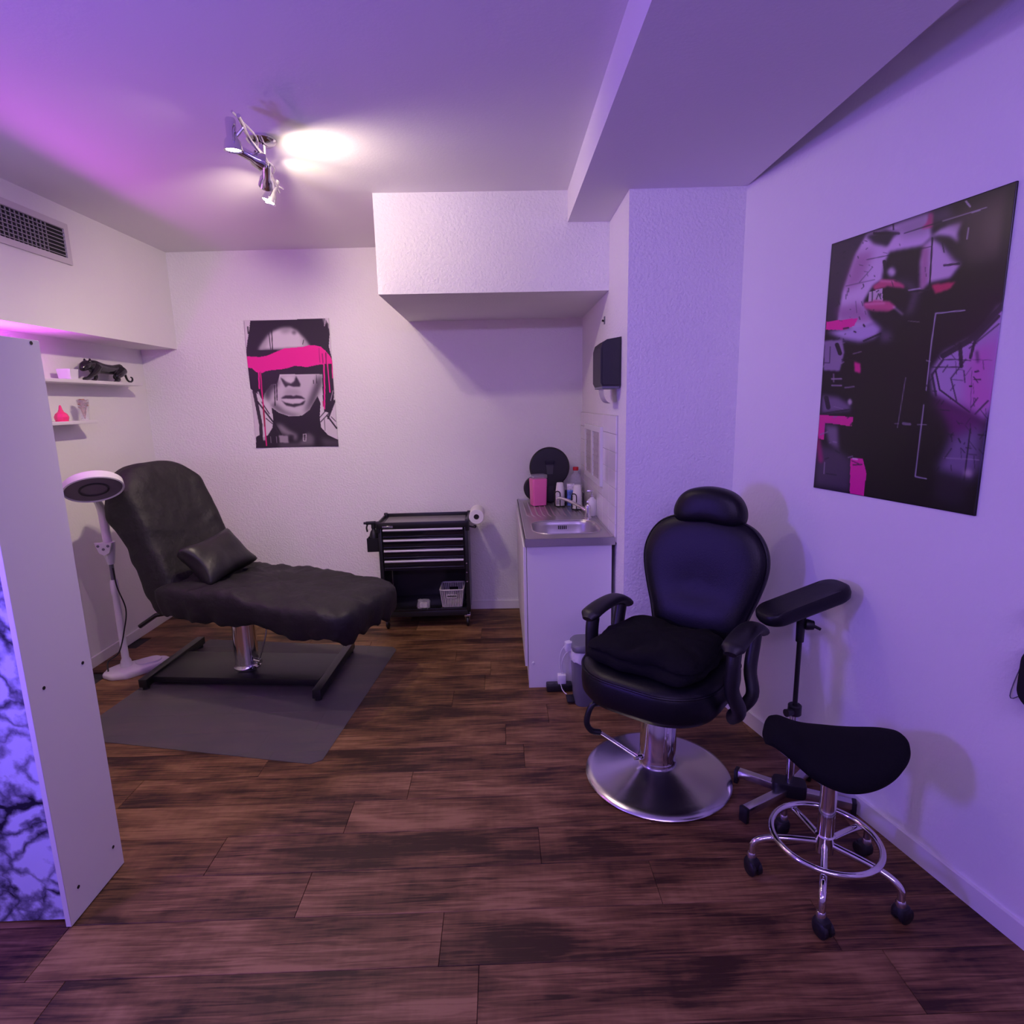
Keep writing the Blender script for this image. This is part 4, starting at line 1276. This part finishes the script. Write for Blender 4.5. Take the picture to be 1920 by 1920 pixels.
cm = thing('coffee_machine', 'black coffee machine with a round disc head behind the pink container', 'coffee machine', (0.385, 4.385, ZC + .006))
obj('disc_head', lathe(B(), [(0, 0), (0.135, 0), (0.148, 0.010), (0.150, 0.028), (0.140, 0.042), (0, 0.046)], 56, align((-0.02, -0.02, 0.265), (0, -1, 0))), M_BLKP, cm)
obj('side_disc', lathe(B(), [(0, 0), (0.085, 0), (0.095, 0.010), (0.095, 0.050), (0.085, 0.060), (0, 0.060)], 40, align((-0.118, 0.06, 0.098), (0, -1, 0))), M_BLKP, cm)
obj('body', bx(-0.055, 0.085, -0.06, 0.10, 0, 0.20, bev=0.012), M_BLKP, cm)
cup = obj('nozzle', prism(B(), [(-0.034, 0.0), (0.034, 0.0), (0.030, -0.028), (-0.030, -0.028)], 0, 0.03, T(-0.02, -0.062, 0.318) @ RX(90)), M_BLKG, cm, False)
obj('cup_emblem', prism(B(), [(-0.028, 0.0), (0.028, 0.0), (0.022, -0.075), (-0.022, -0.075)], 0, 0.012, T(-0.02, -0.0665, 0.290) @ RX(90)), M_DGP, cm, False)

for i, (cx, cy, lab) in enumerate([(0.425, 4.17, 'stack of white paper cups nearer the coffee machine'), (0.532, 4.03, 'stack of white paper cups beside the soap bottle')]):
    cs = thing('paper_cup_stack', lab, 'cup stack', (cx, cy, ZC + .011), 0, 'upturned paper cup stacks in wire holders')
    for k in range(6):
        pr_ = [(0, 0.148 - 0.018 * (5 - k) * 1.0), (0.022, 0.148 - 0.018 * (5 - k))]
        zt_ = 0.075 + k * 0.018
        obj('cup', lathe(B(), [(0, zt_), (0.0215, zt_), (0.024, zt_ - 0.004), (0.033, zt_ - 0.072), (0.0345, zt_ - 0.075), (0.031, zt_ - 0.073), (0.0205, zt_ - 0.006), (0, zt_ - 0.006)], 28), M_PAPER, cs)
    wh = thing('wire_holder', 'black wire holder around the cups ' + ('near the coffee machine' if i == 0 else 'near the soap bottle'), 'holder', (cx, cy, ZC + .005), 0, 'black wire cup holders')
    b = B()
    tube(b, [(0.041 * math.cos(a * .2094), 0.041 * math.sin(a * .2094), 0.003) for a in range(30)], 0.0028, 6, closed=True)
    obj('base_ring', b, M_BLKP, wh)
    for ang in (-128, -8, 112) if i else (-118, 2, 122):
        MM = RZ(ang + 90)
        b = B()
        tube(b, smooth_path([(-0.020, -0.042, 0.003), (-0.020, -0.042, 0.050), (-0.020, -0.043, 0.098), (-0.008, -0.043, 0.112), (0.010, -0.043, 0.110), (0.018, -0.042, 0.096), (0.018, -0.042, 0.050), (0.018, -0.042, 0.003)], 4), 0.0040, 6, M=MM)
        obj('wire_loop', b, M_BLKP, wh)
wb = thing('water_bottle', 'large clear bottle with red cap at the worktop corner', 'bottle', (0.560, 4.33, ZC + .005))
obj('bottle_body', lathe(B(), [(0, 0), (0.040, 0), (0.046, 0.006), (0.046, 0.15), (0.043, 0.165), (0.030, 0.205), (0.016, 0.225), (0.016, 0.24), (0, 0.24)], 28), M_CLEAR, wb)
obj('cap', cyl(B(), 0.021, 0.238, 0.264, 24, bev=0.002), M_RED, wb)
obj('label', lathe(B(), [(0.0463, 0.05), (0.0466, 0.05), (0.0466, 0.13), (0.0463, 0.13)], 28), M_LABEL, wb)
ca = thing('blue_carton', 'slim blue and white carton between the cup stacks', 'carton', (0.503, 4.18, ZC + .005))
obj('carton_body', bx(-0.026, 0.026, -0.02, 0.02, 0, 0.115, bev=0.002), M_BLUE, ca)
obj('carton_band', bx(-0.0265, 0.0265, -0.0205, 0.0205, 0.115, 0.16, bev=0.002), M_LABEL, ca)

# ------------------------------------------------------------------ on the side wall over the sink
nf = thing('wall_frame', 'white double frame with two tall grey panels over the sink', 'frame', (0.627, 3.56, 1.13))
fl = 0.66
b = B()
for (ya, yb2, za, zb2) in ((0, fl, 0.33, 0.365), (0, fl, 0, 0.035), (0, 0.045, 0.0352, 0.3298), (fl - 0.045, fl, 0.0352, 0.3298), (fl / 2 - 0.03, fl / 2 + 0.03, 0.0352, 0.3298)):
    box(b, -0.018, 0, ya, yb2, za, zb2)
obj('frame', b, M_WPL, nf, False)
for ya in (0.04, fl / 2 + 0.025):
    obj('panel', bx(-0.010, -0.004, ya, ya + fl / 2 - 0.065, 0.03, 0.335), M_GREY, nf, False)
    for k in range(7):
        obj('slat', bx(-0.013, -0.009, ya, ya + fl / 2 - 0.065, 0.05 + k * 0.04, 0.056 + k * 0.04), M_GREY, nf, False)

ds = thing('towel_dispenser', 'black paper towel dispenser on the pillar side', 'dispenser', (0.640, 3.10, 1.725))
b = B()
pts = [(0, 0), (-0.098, 0.0), (-0.108, 0.02), (-0.108, 0.19), (-0.098, 0.222), (-0.075, 0.238), (0, 0.250)]
prism(b, pts, 0, 0.265, Matrix(((1, 0, 0, 0), (0, 0, 1, 0), (0, 1, 0, 0), (0, 0, 0, 1))))
bmesh.ops.bevel(b, geom=[e for e in b.edges if abs(e.verts[0].co.y - e.verts[1].co.y) < 1e-5], offset=0.008, segments=2, affect='EDGES')
obj('dispenser_cover', b, M_BLKP, ds)
obj('outlet_tray', bx(-0.098, -0.005, 0.01, 0.255, -0.012, 0.004, bev=0.003), M_GPL, ds)
b = B()
n = 10
vs = []
for i in range(n + 1):
    t_ = i / n
    vs.append([b.verts.new((-0.085 + 0.05 * t_ ** 2, yy, -0.008 - 0.080 * math.sin(t_ * 1.6))) for yy in (0.05, 0.12, 0.20)])
for a_, c_ in zip(vs, vs[1:]):
    for i in range(2):
        b.faces.new((a_[i], a_[i + 1], c_[i + 1], c_[i]))
bmesh.ops.solidify(b, geom=b.faces[:], thickness=0.0015)
tw = obj('paper_towel', b, M_PAPER, ds)
tw['label'] = 'white folded paper towel hanging out'
b = B()
tube(b, smooth_path([(0, 0, 0), (-0.003, 0.05, -0.004), (-0.002, 0.11, -0.002)], 3), 0.002, 6)
hk = thing('wall_hook', 'small dark hook on the wall under the bulkhead', 'hook', (0.638, 3.60, 2.12))
obj('plate', bx(-0.003, 0.002, -0.012, 0.012, -0.022, 0.022, bev=0.001, seg=1), M_GPL, hk)
obj('peg', cyl(B(), 0.006, 0, 0.014, 12, align((-0.002, 0, -0.004), (-1, 0, 0.3))), M_BLKP, hk)
b.free()

# ------------------------------------------------------------------ bin, power strip
bn = thing('pedal_bin', 'dark grey pedal bin with white liner behind the barber chair', 'bin', (0.492, 3.025, 0))
bo3 = resample(rrect(0.25, 0.18, 0.045), 56)
obj('bin_body', slab(B(), bo3, [(0, 0), (0.86, 0), (0.90, 0.008), (1.0, 0.285), (0.96, 0.285), (0.9, 0.26), (0, 0.25)]), M_GPL, bn)
obj('bin_lid', slab(B(), bo3, [(0, 0.318), (1.0, 0.318), (1.03, 0.324), (1.02, 0.345), (0.94, 0.356), (0, 0.360)]), M_GPL, bn)
rnd = random.Random(5)
obj('bin_liner', slab(B(), bo3, [(0.98, 0.316), (1.035, 0.318), (1.05, 0.295), (1.04, 0.262), (1.015, 0.26), (1.01, 0.30), (0.98, 0.31)], None,
                      lambda c_, s_: c_ + Vector((wob(c_, 0.014, 30), wob(c_, 0.014, 30, 2), wob(c_, 0.02, 24, 7) if c_.z < 0.29 else 0))), M_BAG, bn)
obj('bag_tail', slab(B(), resample(rrect(0.05, 0.045, 0.015), 24), [(0, -0.02), (0.7, -0.02), (1, 0), (0.8, 0.03), (0, 0.04)], T(-0.140, 0.0, 0.318), lambda c_, s_: c_ + Vector((wob(c_, .012, 40), wob(c_, .012, 40, 2), 0))), M_BAG, bn)
obj('pedal', bx(-0.155, -0.11, -0.05, 0.03, 0.010, 0.022, bev=0.004), M_BLKP, bn)
ps = thing('power_strip', 'black power strip on the floor beside the bin', 'power strip', (0.300, 3.152, 0))
obj('strip_body', bx(-0.065, 0.085, -0.030, 0.030, 0, 0.042, bev=0.008), M_BLKM, ps)
for dx in (-0.04, 0.005, 0.05):
    obj('socket', lathe(B(), [(0, 0.0), (0.019, 0.0), (0.019, 0.0018), (0.016, 0.0018), (0.0, 0.0005)], 18, T(dx, 0, 0.0415)), M_DGP, ps)
ad = thing('plug_adapter', 'white plug adapter with cable in the power strip', 'plug', (0.325, 3.150, 0.043))
obj('adapter_body', bx(-0.024, 0.024, -0.02, 0.02, 0.0, 0.055, bev=0.005), M_WPL, ad)
b = B()
tube(b, smooth_path([(0.0, 0, 0.052), (-0.012, 0.0, 0.13), (0.0, 0.0, 0.20), (0.035, 0.005, 0.235), (0.075, 0.008, 0.225)], 6), 0.0026, 6)
tube(b, smooth_path([(0.008, 0, 0.052), (0.0, 0.0, 0.12), (0.025, 0.003, 0.18), (0.075, 0.008, 0.20)], 6), 0.0026, 6)
tube(b, smooth_path([(-0.01, -0.018, 0.01), (-0.002, -0.032, -0.020), (0.010, -0.045, -0.036), (0.022, -0.06, -0.0395)], 6), 0.0026, 6)
obj('cable', b, M_WPL, ad)

# ------------------------------------------------------------------ barber chair
bc_ = thing('barber_chair', 'black leatherette barber chair with headrest on a chrome disc base', 'barber chair', (0.668, 2.345, 0), R(-40))
obj('disc_base', lathe(B(), [(0, 0.004), (0.312, 0.004), (0.318, 0.010), (0.312, 0.018), (0.285, 0.026), (0.262, 0.028), (0.20, 0.042), (0.12, 0.064), (0.088, 0.074), (0, 0.074)], 72), M_CHROMER, bc_)
obj('base_gasket', lathe(B(), [(0, 0), (0.306, 0), (0.306, 0.005), (0, 0.005)], 48), M_BLKP, bc_)
obj('column', lathe(B(), [(0, 0.07), (0.086, 0.07), (0.088, 0.078), (0.084, 0.090), (0.079, 0.105), (0.077, 0.27), (0.068, 0.285), (0.068, 0.36), (0.0, 0.36)], 40), M_CHROME, bc_)
obj('column_collar', cyl(B(), 0.058, 0.35, 0.415, 28, bev=0.004), M_BLKP, bc_)
obj('pump_bolt', cyl(B(), 0.012, 0, 0.03, 12, align((-0.05, -0.065, 0.10), (-0.6, -0.8, 0.1))), M_CHROME, bc_)
# footrest: two chrome rods to a black bar
fr = obj('footrest', tube(B(), smooth_path([(-0.17, -0.20, 0.385), (-0.20, -0.235, 0.37), (-0.215, -0.25, 0.30), (-0.20, -0.235, 0.255), (-0.17, -0.21, 0.245)], 5), 0.013, 10), M_BLKP, bc_)
for pa, pb_ in (((-0.17, -0.20, 0.385), (0.00, -0.06, 0.30)), ((-0.17, -0.21, 0.245), (-0.055, -0.075, 0.10))):
    obj('footrest_rod', tube(B(), [pa, pb_], 0.0075, 10), M_CHROME, fr)
# seat
so2 = resample(rrect(0.60, 0.56, [0.12, 0.12, 0.22, 0.22], 10), 96)
st_ = obj('seat', slab(B(), so2, [(0, 0.405), (0.80, 0.405), (0.93, 0.415), (0.985, 0.44), (1.0, 0.48), (0.995, 0.52), (0.97, 0.545), (0.90, 0.562), (0.75, 0.568), (0.4, 0.566), (0, 0.564)], T(0, -0.035, 0)), M_BLKL, bc_, autosmooth=60)
b = B()
tube(b, [(x_ * 0.985, y_ * 0.985 - 0.035, 0.541) for x_, y_ in so2], 0.005, 6, closed=True)
obj('seat_piping', b, M_BLKL, st_)
# backrest: pear-shaped outline (x across, y up)
half = [(0.0, 0.0), (0.10, 0.002), (0.17, 0.02), (0.20, 0.06), (0.222, 0.14), (0.252, 0.23), (0.276, 0.32), (0.282, 0.39), (0.268, 0.455), (0.232, 0.515), (0.18, 0.553), (0.10, 0.576), (0.0, 0.584)]
ol = half + [(-x_, y_) for x_, y_ in half[-2:0:-1]]
ol = resample([(p_.x, p_.y) for p_ in smooth_path([(x_, y_, 0) for x_, y_ in ol + ol[:1]], 5)[:-1]], 110)
BKM = T(0.062, 0.245, 0.565) @ RX(90 - 11)


def bk_disp(c_, s_):
    e = Vector(c_)
    if c_.z > 0.02:
        d = math.exp(-((c_.x / 0.13) ** 2 + ((c_.y - 0.25) / 0.10) ** 2))
        e.z += -0.012 * d + 0.016 * math.exp(-((c_.y - 0.12) / 0.08) ** 2) * (1 - s_ ** 3)
    return e


bkr = obj('backrest', slab(B(), ol, [(0, -0.035), (0.85, -0.035), (0.95, -0.025), (0.99, -0.005), (1.0, 0.02), (0.985, 0.042), (0.95, 0.056), (0.88, 0.066), (0.78, 0.070), (0.65, 0.071), (0.5, 0.071), (0.35, 0.071), (0.2, 0.071), (0, 0.071)], BKM, bk_disp, (0, 0.30)), M_BLKL, bc_, autosmooth=60)
b = B()
tube(b, [BKM @ Vector((0 + x_ * 0.986, 0.30 + (y_ - 0.30) * 0.986, 0.042)) for x_, y_ in ol], 0.0045, 6, closed=True)
obj('backrest_piping', b, M_BLKL, bkr)
# headrest: dome outline
hh = [(0.0, 0.0), (0.10, -0.008), (0.145, 0.0), (0.163, 0.03), (0.158, 0.075), (0.130, 0.122), (0.08, 0.152), (0.0, 0.164)]
hl = hh + [(-x_, y_) for x_, y_ in hh[-2:0:-1]]
hl = resample([(p_.x, p_.y) for p_ in smooth_path([(x_, y_, 0) for x_, y_ in hl + hl[:1]], 5)[:-1]], 80)
HM = T(0.070, 0.345, 1.10) @ RX(90 - 6)
obj('headrest', slab(B(), hl, [(0, -0.03), (0.8, -0.03), (0.95, -0.018), (1.0, 0.01), (0.985, 0.04), (0.93, 0.062), (0.82, 0.076), (0.6, 0.084), (0.3, 0.087), (0, 0.088)], HM, None, (0, 0.075)), M_BLKL, bc_, autosmooth=60)
obj('headrest_post', bx(0.04, 0.10, 0.33, 0.345, 1.00, 1.16, bev=0.003), M_CHROMER, bc_)
obj('back_bracket', bx(-0.014, 0.086, 0.22, 0.265, 0.42, 0.72, bev=0.006), M_BLKM, bc_)
# armrests: loop with front and rear post
AO = T(0.045, 0.03, -0.054)
for s_ in (-1, 1):
    X_ = s_ * 0.305
    pth = smooth_path([(s_ * 0.285, -0.075, 0.47), (s_ * 0.325, -0.13, 0.53), (X_, -0.165, 0.62), (X_, -0.165, 0.72), (X_, -0.155, 0.775)], 6)
    ar = obj('armrest', tube(B(), pth, 0.031, 12, flat=(0.85, 1.1), M=AO), M_BLKP, bc_)
    pth = smooth_path([(X_, -0.205, 0.782), (X_, -0.16, 0.802), (X_, -0.06, 0.812), (X_, 0.05, 0.804), (X_, 0.125, 0.772), (X_, 0.150, 0.748)], 6)
    nn_ = len(pth)
    obj('arm_pad', tube(B(), pth, [0.016 + 0.015 * min(1, min(i, nn_ - 1 - i) / 4) for i in range(nn_)], 14, flat=(1.45, 0.78), M=AO), M_BLKP, ar)
    pth = smooth_path([(X_, 0.105, 0.785), (X_, 0.085, 0.72), (X_, 0.055, 0.62), (s_ * 0.325, 0.03, 0.53), (s_ * 0.285, 0.01, 0.46)], 6)
    obj('arm_post', tube(B(), pth, 0.030, 12, flat=(0.85, 1.1), M=AO), M_BLKP, ar)

# folded black blanket on the seat
fo_ = resample(rrect(0.46, 0.42, 0.09, 8), 120)


def bl_disp(c_, s_):
    e = Vector(c_)
    if s_ > 0.05:
        n_ = Vector((c_.x, c_.y, 0)).normalized()
        e += n_ * wob(c_, 0.035, 9, 1) * s_
    e.z += wob(c_, 0.020, 7, 2) * (1 if c_.z > 0.03 else 0) + wob(c_, 0.010, 24, 3) * (1 if c_.z > 0.02 else 0)
    return e


blk = tag(obj('folded_blanket', slab(B(), fo_, [(0, 0.0), (0.9, 0.0), (0.98, 0.012), (1.0, 0.03), (0.97, 0.05), (0.93, 0.058), (0.98, 0.068), (0.97, 0.085), (0.90, 0.098), (0.75, 0.104), (0.5, 0.108), (0.25, 0.110), (0, 0.110)], None, bl_disp), M_BLKF, autosmooth=70), 'black folded blanket on the barber chair seat', 'blanket')
blk.matrix_world = T(0.668, 2.345, 0.572) @ RZ(-40) @ T(0.012, -0.045, 0)

# ------------------------------------------------------------------ arm rest stand
an = thing('armrest_stand', 'chrome armrest stand with a tilted black pad by the right wall', 'armrest stand', (1.165, 2.150, 0))
hubm = obj('hub', slab(B(), resample(rrect(0.13, 0.075, 0.02), 40), [(0, 0.030), (0.95, 0.030), (1, 0.036), (1, 0.078), (0.94, 0.086), (0, 0.086)], RZ(-20)), M_BLKP, an)
for (tx, ty) in ((-0.165, 0.125), (-0.235, -0.12), (0.21, -0.105), (0.14, 0.12)):
    d = Vector((tx, ty, 0)); L2 = d.length; a = math.degrees(math.atan2(ty, tx))
    lg = obj('leg', bx(0.03, L2, -0.017, 0.017, 0.030, 0.062, bev=0.003, M=RZ(a)), M_CHROMER, an)
    obj('leg_cap', bx(L2 - 0.008, L2 + 0.010, -0.019, 0.019, 0.0, 0.064, bev=0.004, M=RZ(a)), M_BLKP, lg)
obj('outer_pole', cyl(B(), 0.016, 0.07, 0.40, 20), M_CHROME, an)
clp = obj('pole_clamp', cyl(B(), 0.026, 0.385, 0.43, 20, bev=0.004), M_BLKP, an)
obj('clamp_knob', tube(B(), [(-0.02, -0.02, 0.408), (-0.05, -0.03, 0.410)], [0.012, 0.016], 10), M_BLKP, clp)
obj('inner_pole', cyl(B(), 0.0095, 0.42, 0.74, 16), M_BLKM, an)
jt = obj('tilt_joint', tube(B(), [(0, 0, 0.70), (0, 0, 0.79), (0.0, 0.0, 0.828)], [0.015, 0.017, 0.022], 14), M_BLKP, an)
obj('tilt_knob', lathe(B(), [(0, 0), (0.020, 0), (0.022, 0.006), (0.018, 0.030), (0, 0.034)], 18, align((0.012, -0.01, 0.775), (1, -0.25, -0.1))), M_BLKP, jt)
obj('knob_lever', tube(B(), [(0.03, -0.012, 0.775), (0.068, -0.02, 0.756)], [0.007, 0.006], 8), M_BLKP, jt)
AM = T(0.002, 0.0, 0.860) @ RZ(7) @ RY(-17)
obj('arm_pad', slab(B(), resample(rrect(0.37, 0.14, 0.055, 10), 80), [(0, -0.028), (0.9, -0.028), (0.97, -0.020), (1.0, -0.002), (0.985, 0.018), (0.93, 0.026), (0.7, 0.024), (0.35, 0.022), (0, 0.022)], AM), M_BLKL, an, autosmooth=60)

# ------------------------------------------------------------------ saddle stool
sx0, sy0 = 1.078, 1.735
sl = thing('saddle_stool', 'black saddle stool with chrome foot ring on casters', 'stool', (sx0, sy0, 0))
casts = [(0.98, 1.55), (1.205, 1.56), (0.885, 1.80), (1.076, 1.945), (1.275, 1.84)]
for k in range(5):
    a = R(-120 + 72 * k)
    c_, s_ = math.cos(a), math.sin(a)
    lg = obj('leg', tube(B(), smooth_path([(0.02 * c_, 0.02 * s_, 0.150), (0.12 * c_, 0.12 * s_, 0.148), (0.185 * c_, 0.185 * s_, 0.140), (0.226 * c_, 0.226 * s_, 0.116), (0.232 * c_, 0.232 * s_, 0.070)], 6), 0.0115, 12), M_CHROME, sl)
    ca_ = obj('caster', lathe(B(), [(0, 0.078), (0.012, 0.078), (0.016, 0.070), (0.014, 0.056), (0, 0.054)], 14, T(0.232 * c_, 0.232 * s_, 0)), M_CHROMER, lg)
    tw_ = R(-120 + 72 * k + 50 + 17 * k)
    for q_ in (-1, 1):
        obj('wheel', lathe(B(), [(0, -0.009), (0.022, -0.009), (0.027, -0.005), (0.027, 0.005), (0.022, 0.009), (0, 0.009)], 20, T(0.232 * c_ + 0.012 * math.cos(tw_), 0.232 * s_ + 0.012 * math.sin(tw_), 0.027) @ RZ(math.degrees(tw_)) @ RX(90) @ T(0, 0, q_ * 0.013)), M_BLKP, lg)
    obj('wheel_hood', slab(B(), resample(rrect(0.052, 0.046, 0.015), 24), [(0, 0.028), (1.0, 0.030), (1.0, 0.044), (0.8, 0.056), (0.3, 0.060), (0, 0.060)], T(0.232 * c_ + 0.006 * math.cos(tw_), 0.232 * s_ + 0.006 * math.sin(tw_), 0) @ RZ(math.degrees(tw_))), M_BLKP, lg)
b = B()
tube(b, [(0.168 * math.cos(i * 2 * math.pi / 72), 0.168 * math.sin(i * 2 * math.pi / 72), 0.168) for i in range(72)], 0.0105, 12, closed=True)
obj('foot_ring', b, M_CHROME, sl)
obj('base_hub', cyl(B(), 0.031, 0.115, 0.185, 24, bev=0.004), M_CHROME, sl)
obj('gas_column', cyl(B(), 0.026, 0.18, 0.415, 24, bev=0.002), M_CHROME, sl)
obj('column_collar', cyl(B(), 0.030, 0.405, 0.445, 20, bev=0.004), M_BLKP, sl)
obj('seat_plate', bx(-0.08, 0.08, -0.06, 0.06, 0.438, 0.452, bev=0.003), M_BLKM, sl)
# saddle: egg-shaped outline, pommel towards +x, sides drooping, nose rolled down
eg = []
for i in range(120):
    a = 2 * math.pi * i / 120
    cx_ = math.cos(a)
    k = 0.162 * (1 - 0.36 * max(0, cx_) ** 1.5 - 0.03 * max(0, -cx_))
    sn = math.sin(a)
    eg.append((0.215 * cx_, k * math.copysign(abs(sn) ** (0.55 if cx_ > 0.5 else 0.88 - 0.33 * max(0, cx_) / 0.5), sn)))


def sad_disp(c_, s_):
    e = Vector(c_)
    x = c_.x
    e.z += 0.012 - 0.045 * (abs(c_.y) / 0.15) ** 2
    e.z += 0.034 * math.exp(-((x - 0.18) / 0.07) ** 2) + 0.032 * max(0, (-x - 0.02) / 0.19) ** 2
    if x > 0.19:
        e.z -= 0.030 * ((x - 0.19) / 0.025) ** 2
    return e


obj('saddle_seat', slab(B(), eg, [(0, 0.468), (0.7, 0.468), (0.88, 0.472), (0.96, 0.482), (1.0, 0.502), (0.985, 0.518), (0.95, 0.527), (0.88, 0.533), (0.75, 0.536), (0.6, 0.537), (0.45, 0.537), (0.3, 0.537), (0.15, 0.537), (0, 0.537)], None, sad_disp, (0, 0)), M_BLKF, sl, rot=(0, 0, R(166)), autosmooth=60)

# ------------------------------------------------------------------ dark object at the right edge of the picture
wq = PC + WD * 1.47
eh = thing('wall_holder', 'black rounded holder on the right wall at the picture edge', 'holder', (wq.x + WN.x * 0.002, wq.y + WN.y * 0.002, 0.80))
eh.rotation_euler = (0, 0, math.atan2(WD.y, WD.x))
obj('holder_body', slab(B(), resample(rrect(0.12, 0.20, 0.055, 8), 48), [(0, 0.0), (0.95, 0.0), (1.0, 0.008), (1.0, 0.05), (0.9, 0.066), (0, 0.07)], T(0.042, 0, 0.06) @ RX(90)), M_BLKP, eh)
obj('clip', bx(-0.018, 0.05, -0.05, -0.002, 0.215, 0.262, bev=0.005, M=T(0, 0, 0)), M_DGP, eh)
obj('cord', tube(B(), smooth_path([(-0.012, -0.004, 0.225), (-0.035, -0.004, 0.12), (-0.066, -0.004, -0.045), (-0.02, -0.004, -0.012), (0.03, -0.004, 0.01)], 6), 0.0016, 6), M_GPL, eh)

# violet lamp housings that stay out of the picture
vl = thing('floor_lamp', 'violet floor lamp on a black stand left of the picture', 'lamp', (-2.30, 0.84, 0))
obj('stand_base', cyl(B(), 0.13, 0, 0.02, 32, bev=0.004), M_BLKM, vl)
obj('stand_pole', cyl(B(), 0.012, 0.02, 1.22, 16), M_BLKM, vl)
obj('housing', bx(-0.03, 0.015, -0.17, 0.17, 1.20, 1.64, bev=0.006, M=RZ(20)), M_BLKM, vl)
vs_ = thing('led_strip', 'violet glowing strip on the wall behind the viewer', 'light strip', (-0.3, YR, 2.55))
obj('channel', bx(-1.3, 1.3, 0, 0.02, -0.03, 0.03), M_ALU, vs_, False)
obj('diffuser', bx(-1.29, 1.29, 0.02, 0.026, -0.02, 0.02), M_LEDV, vs_, False)
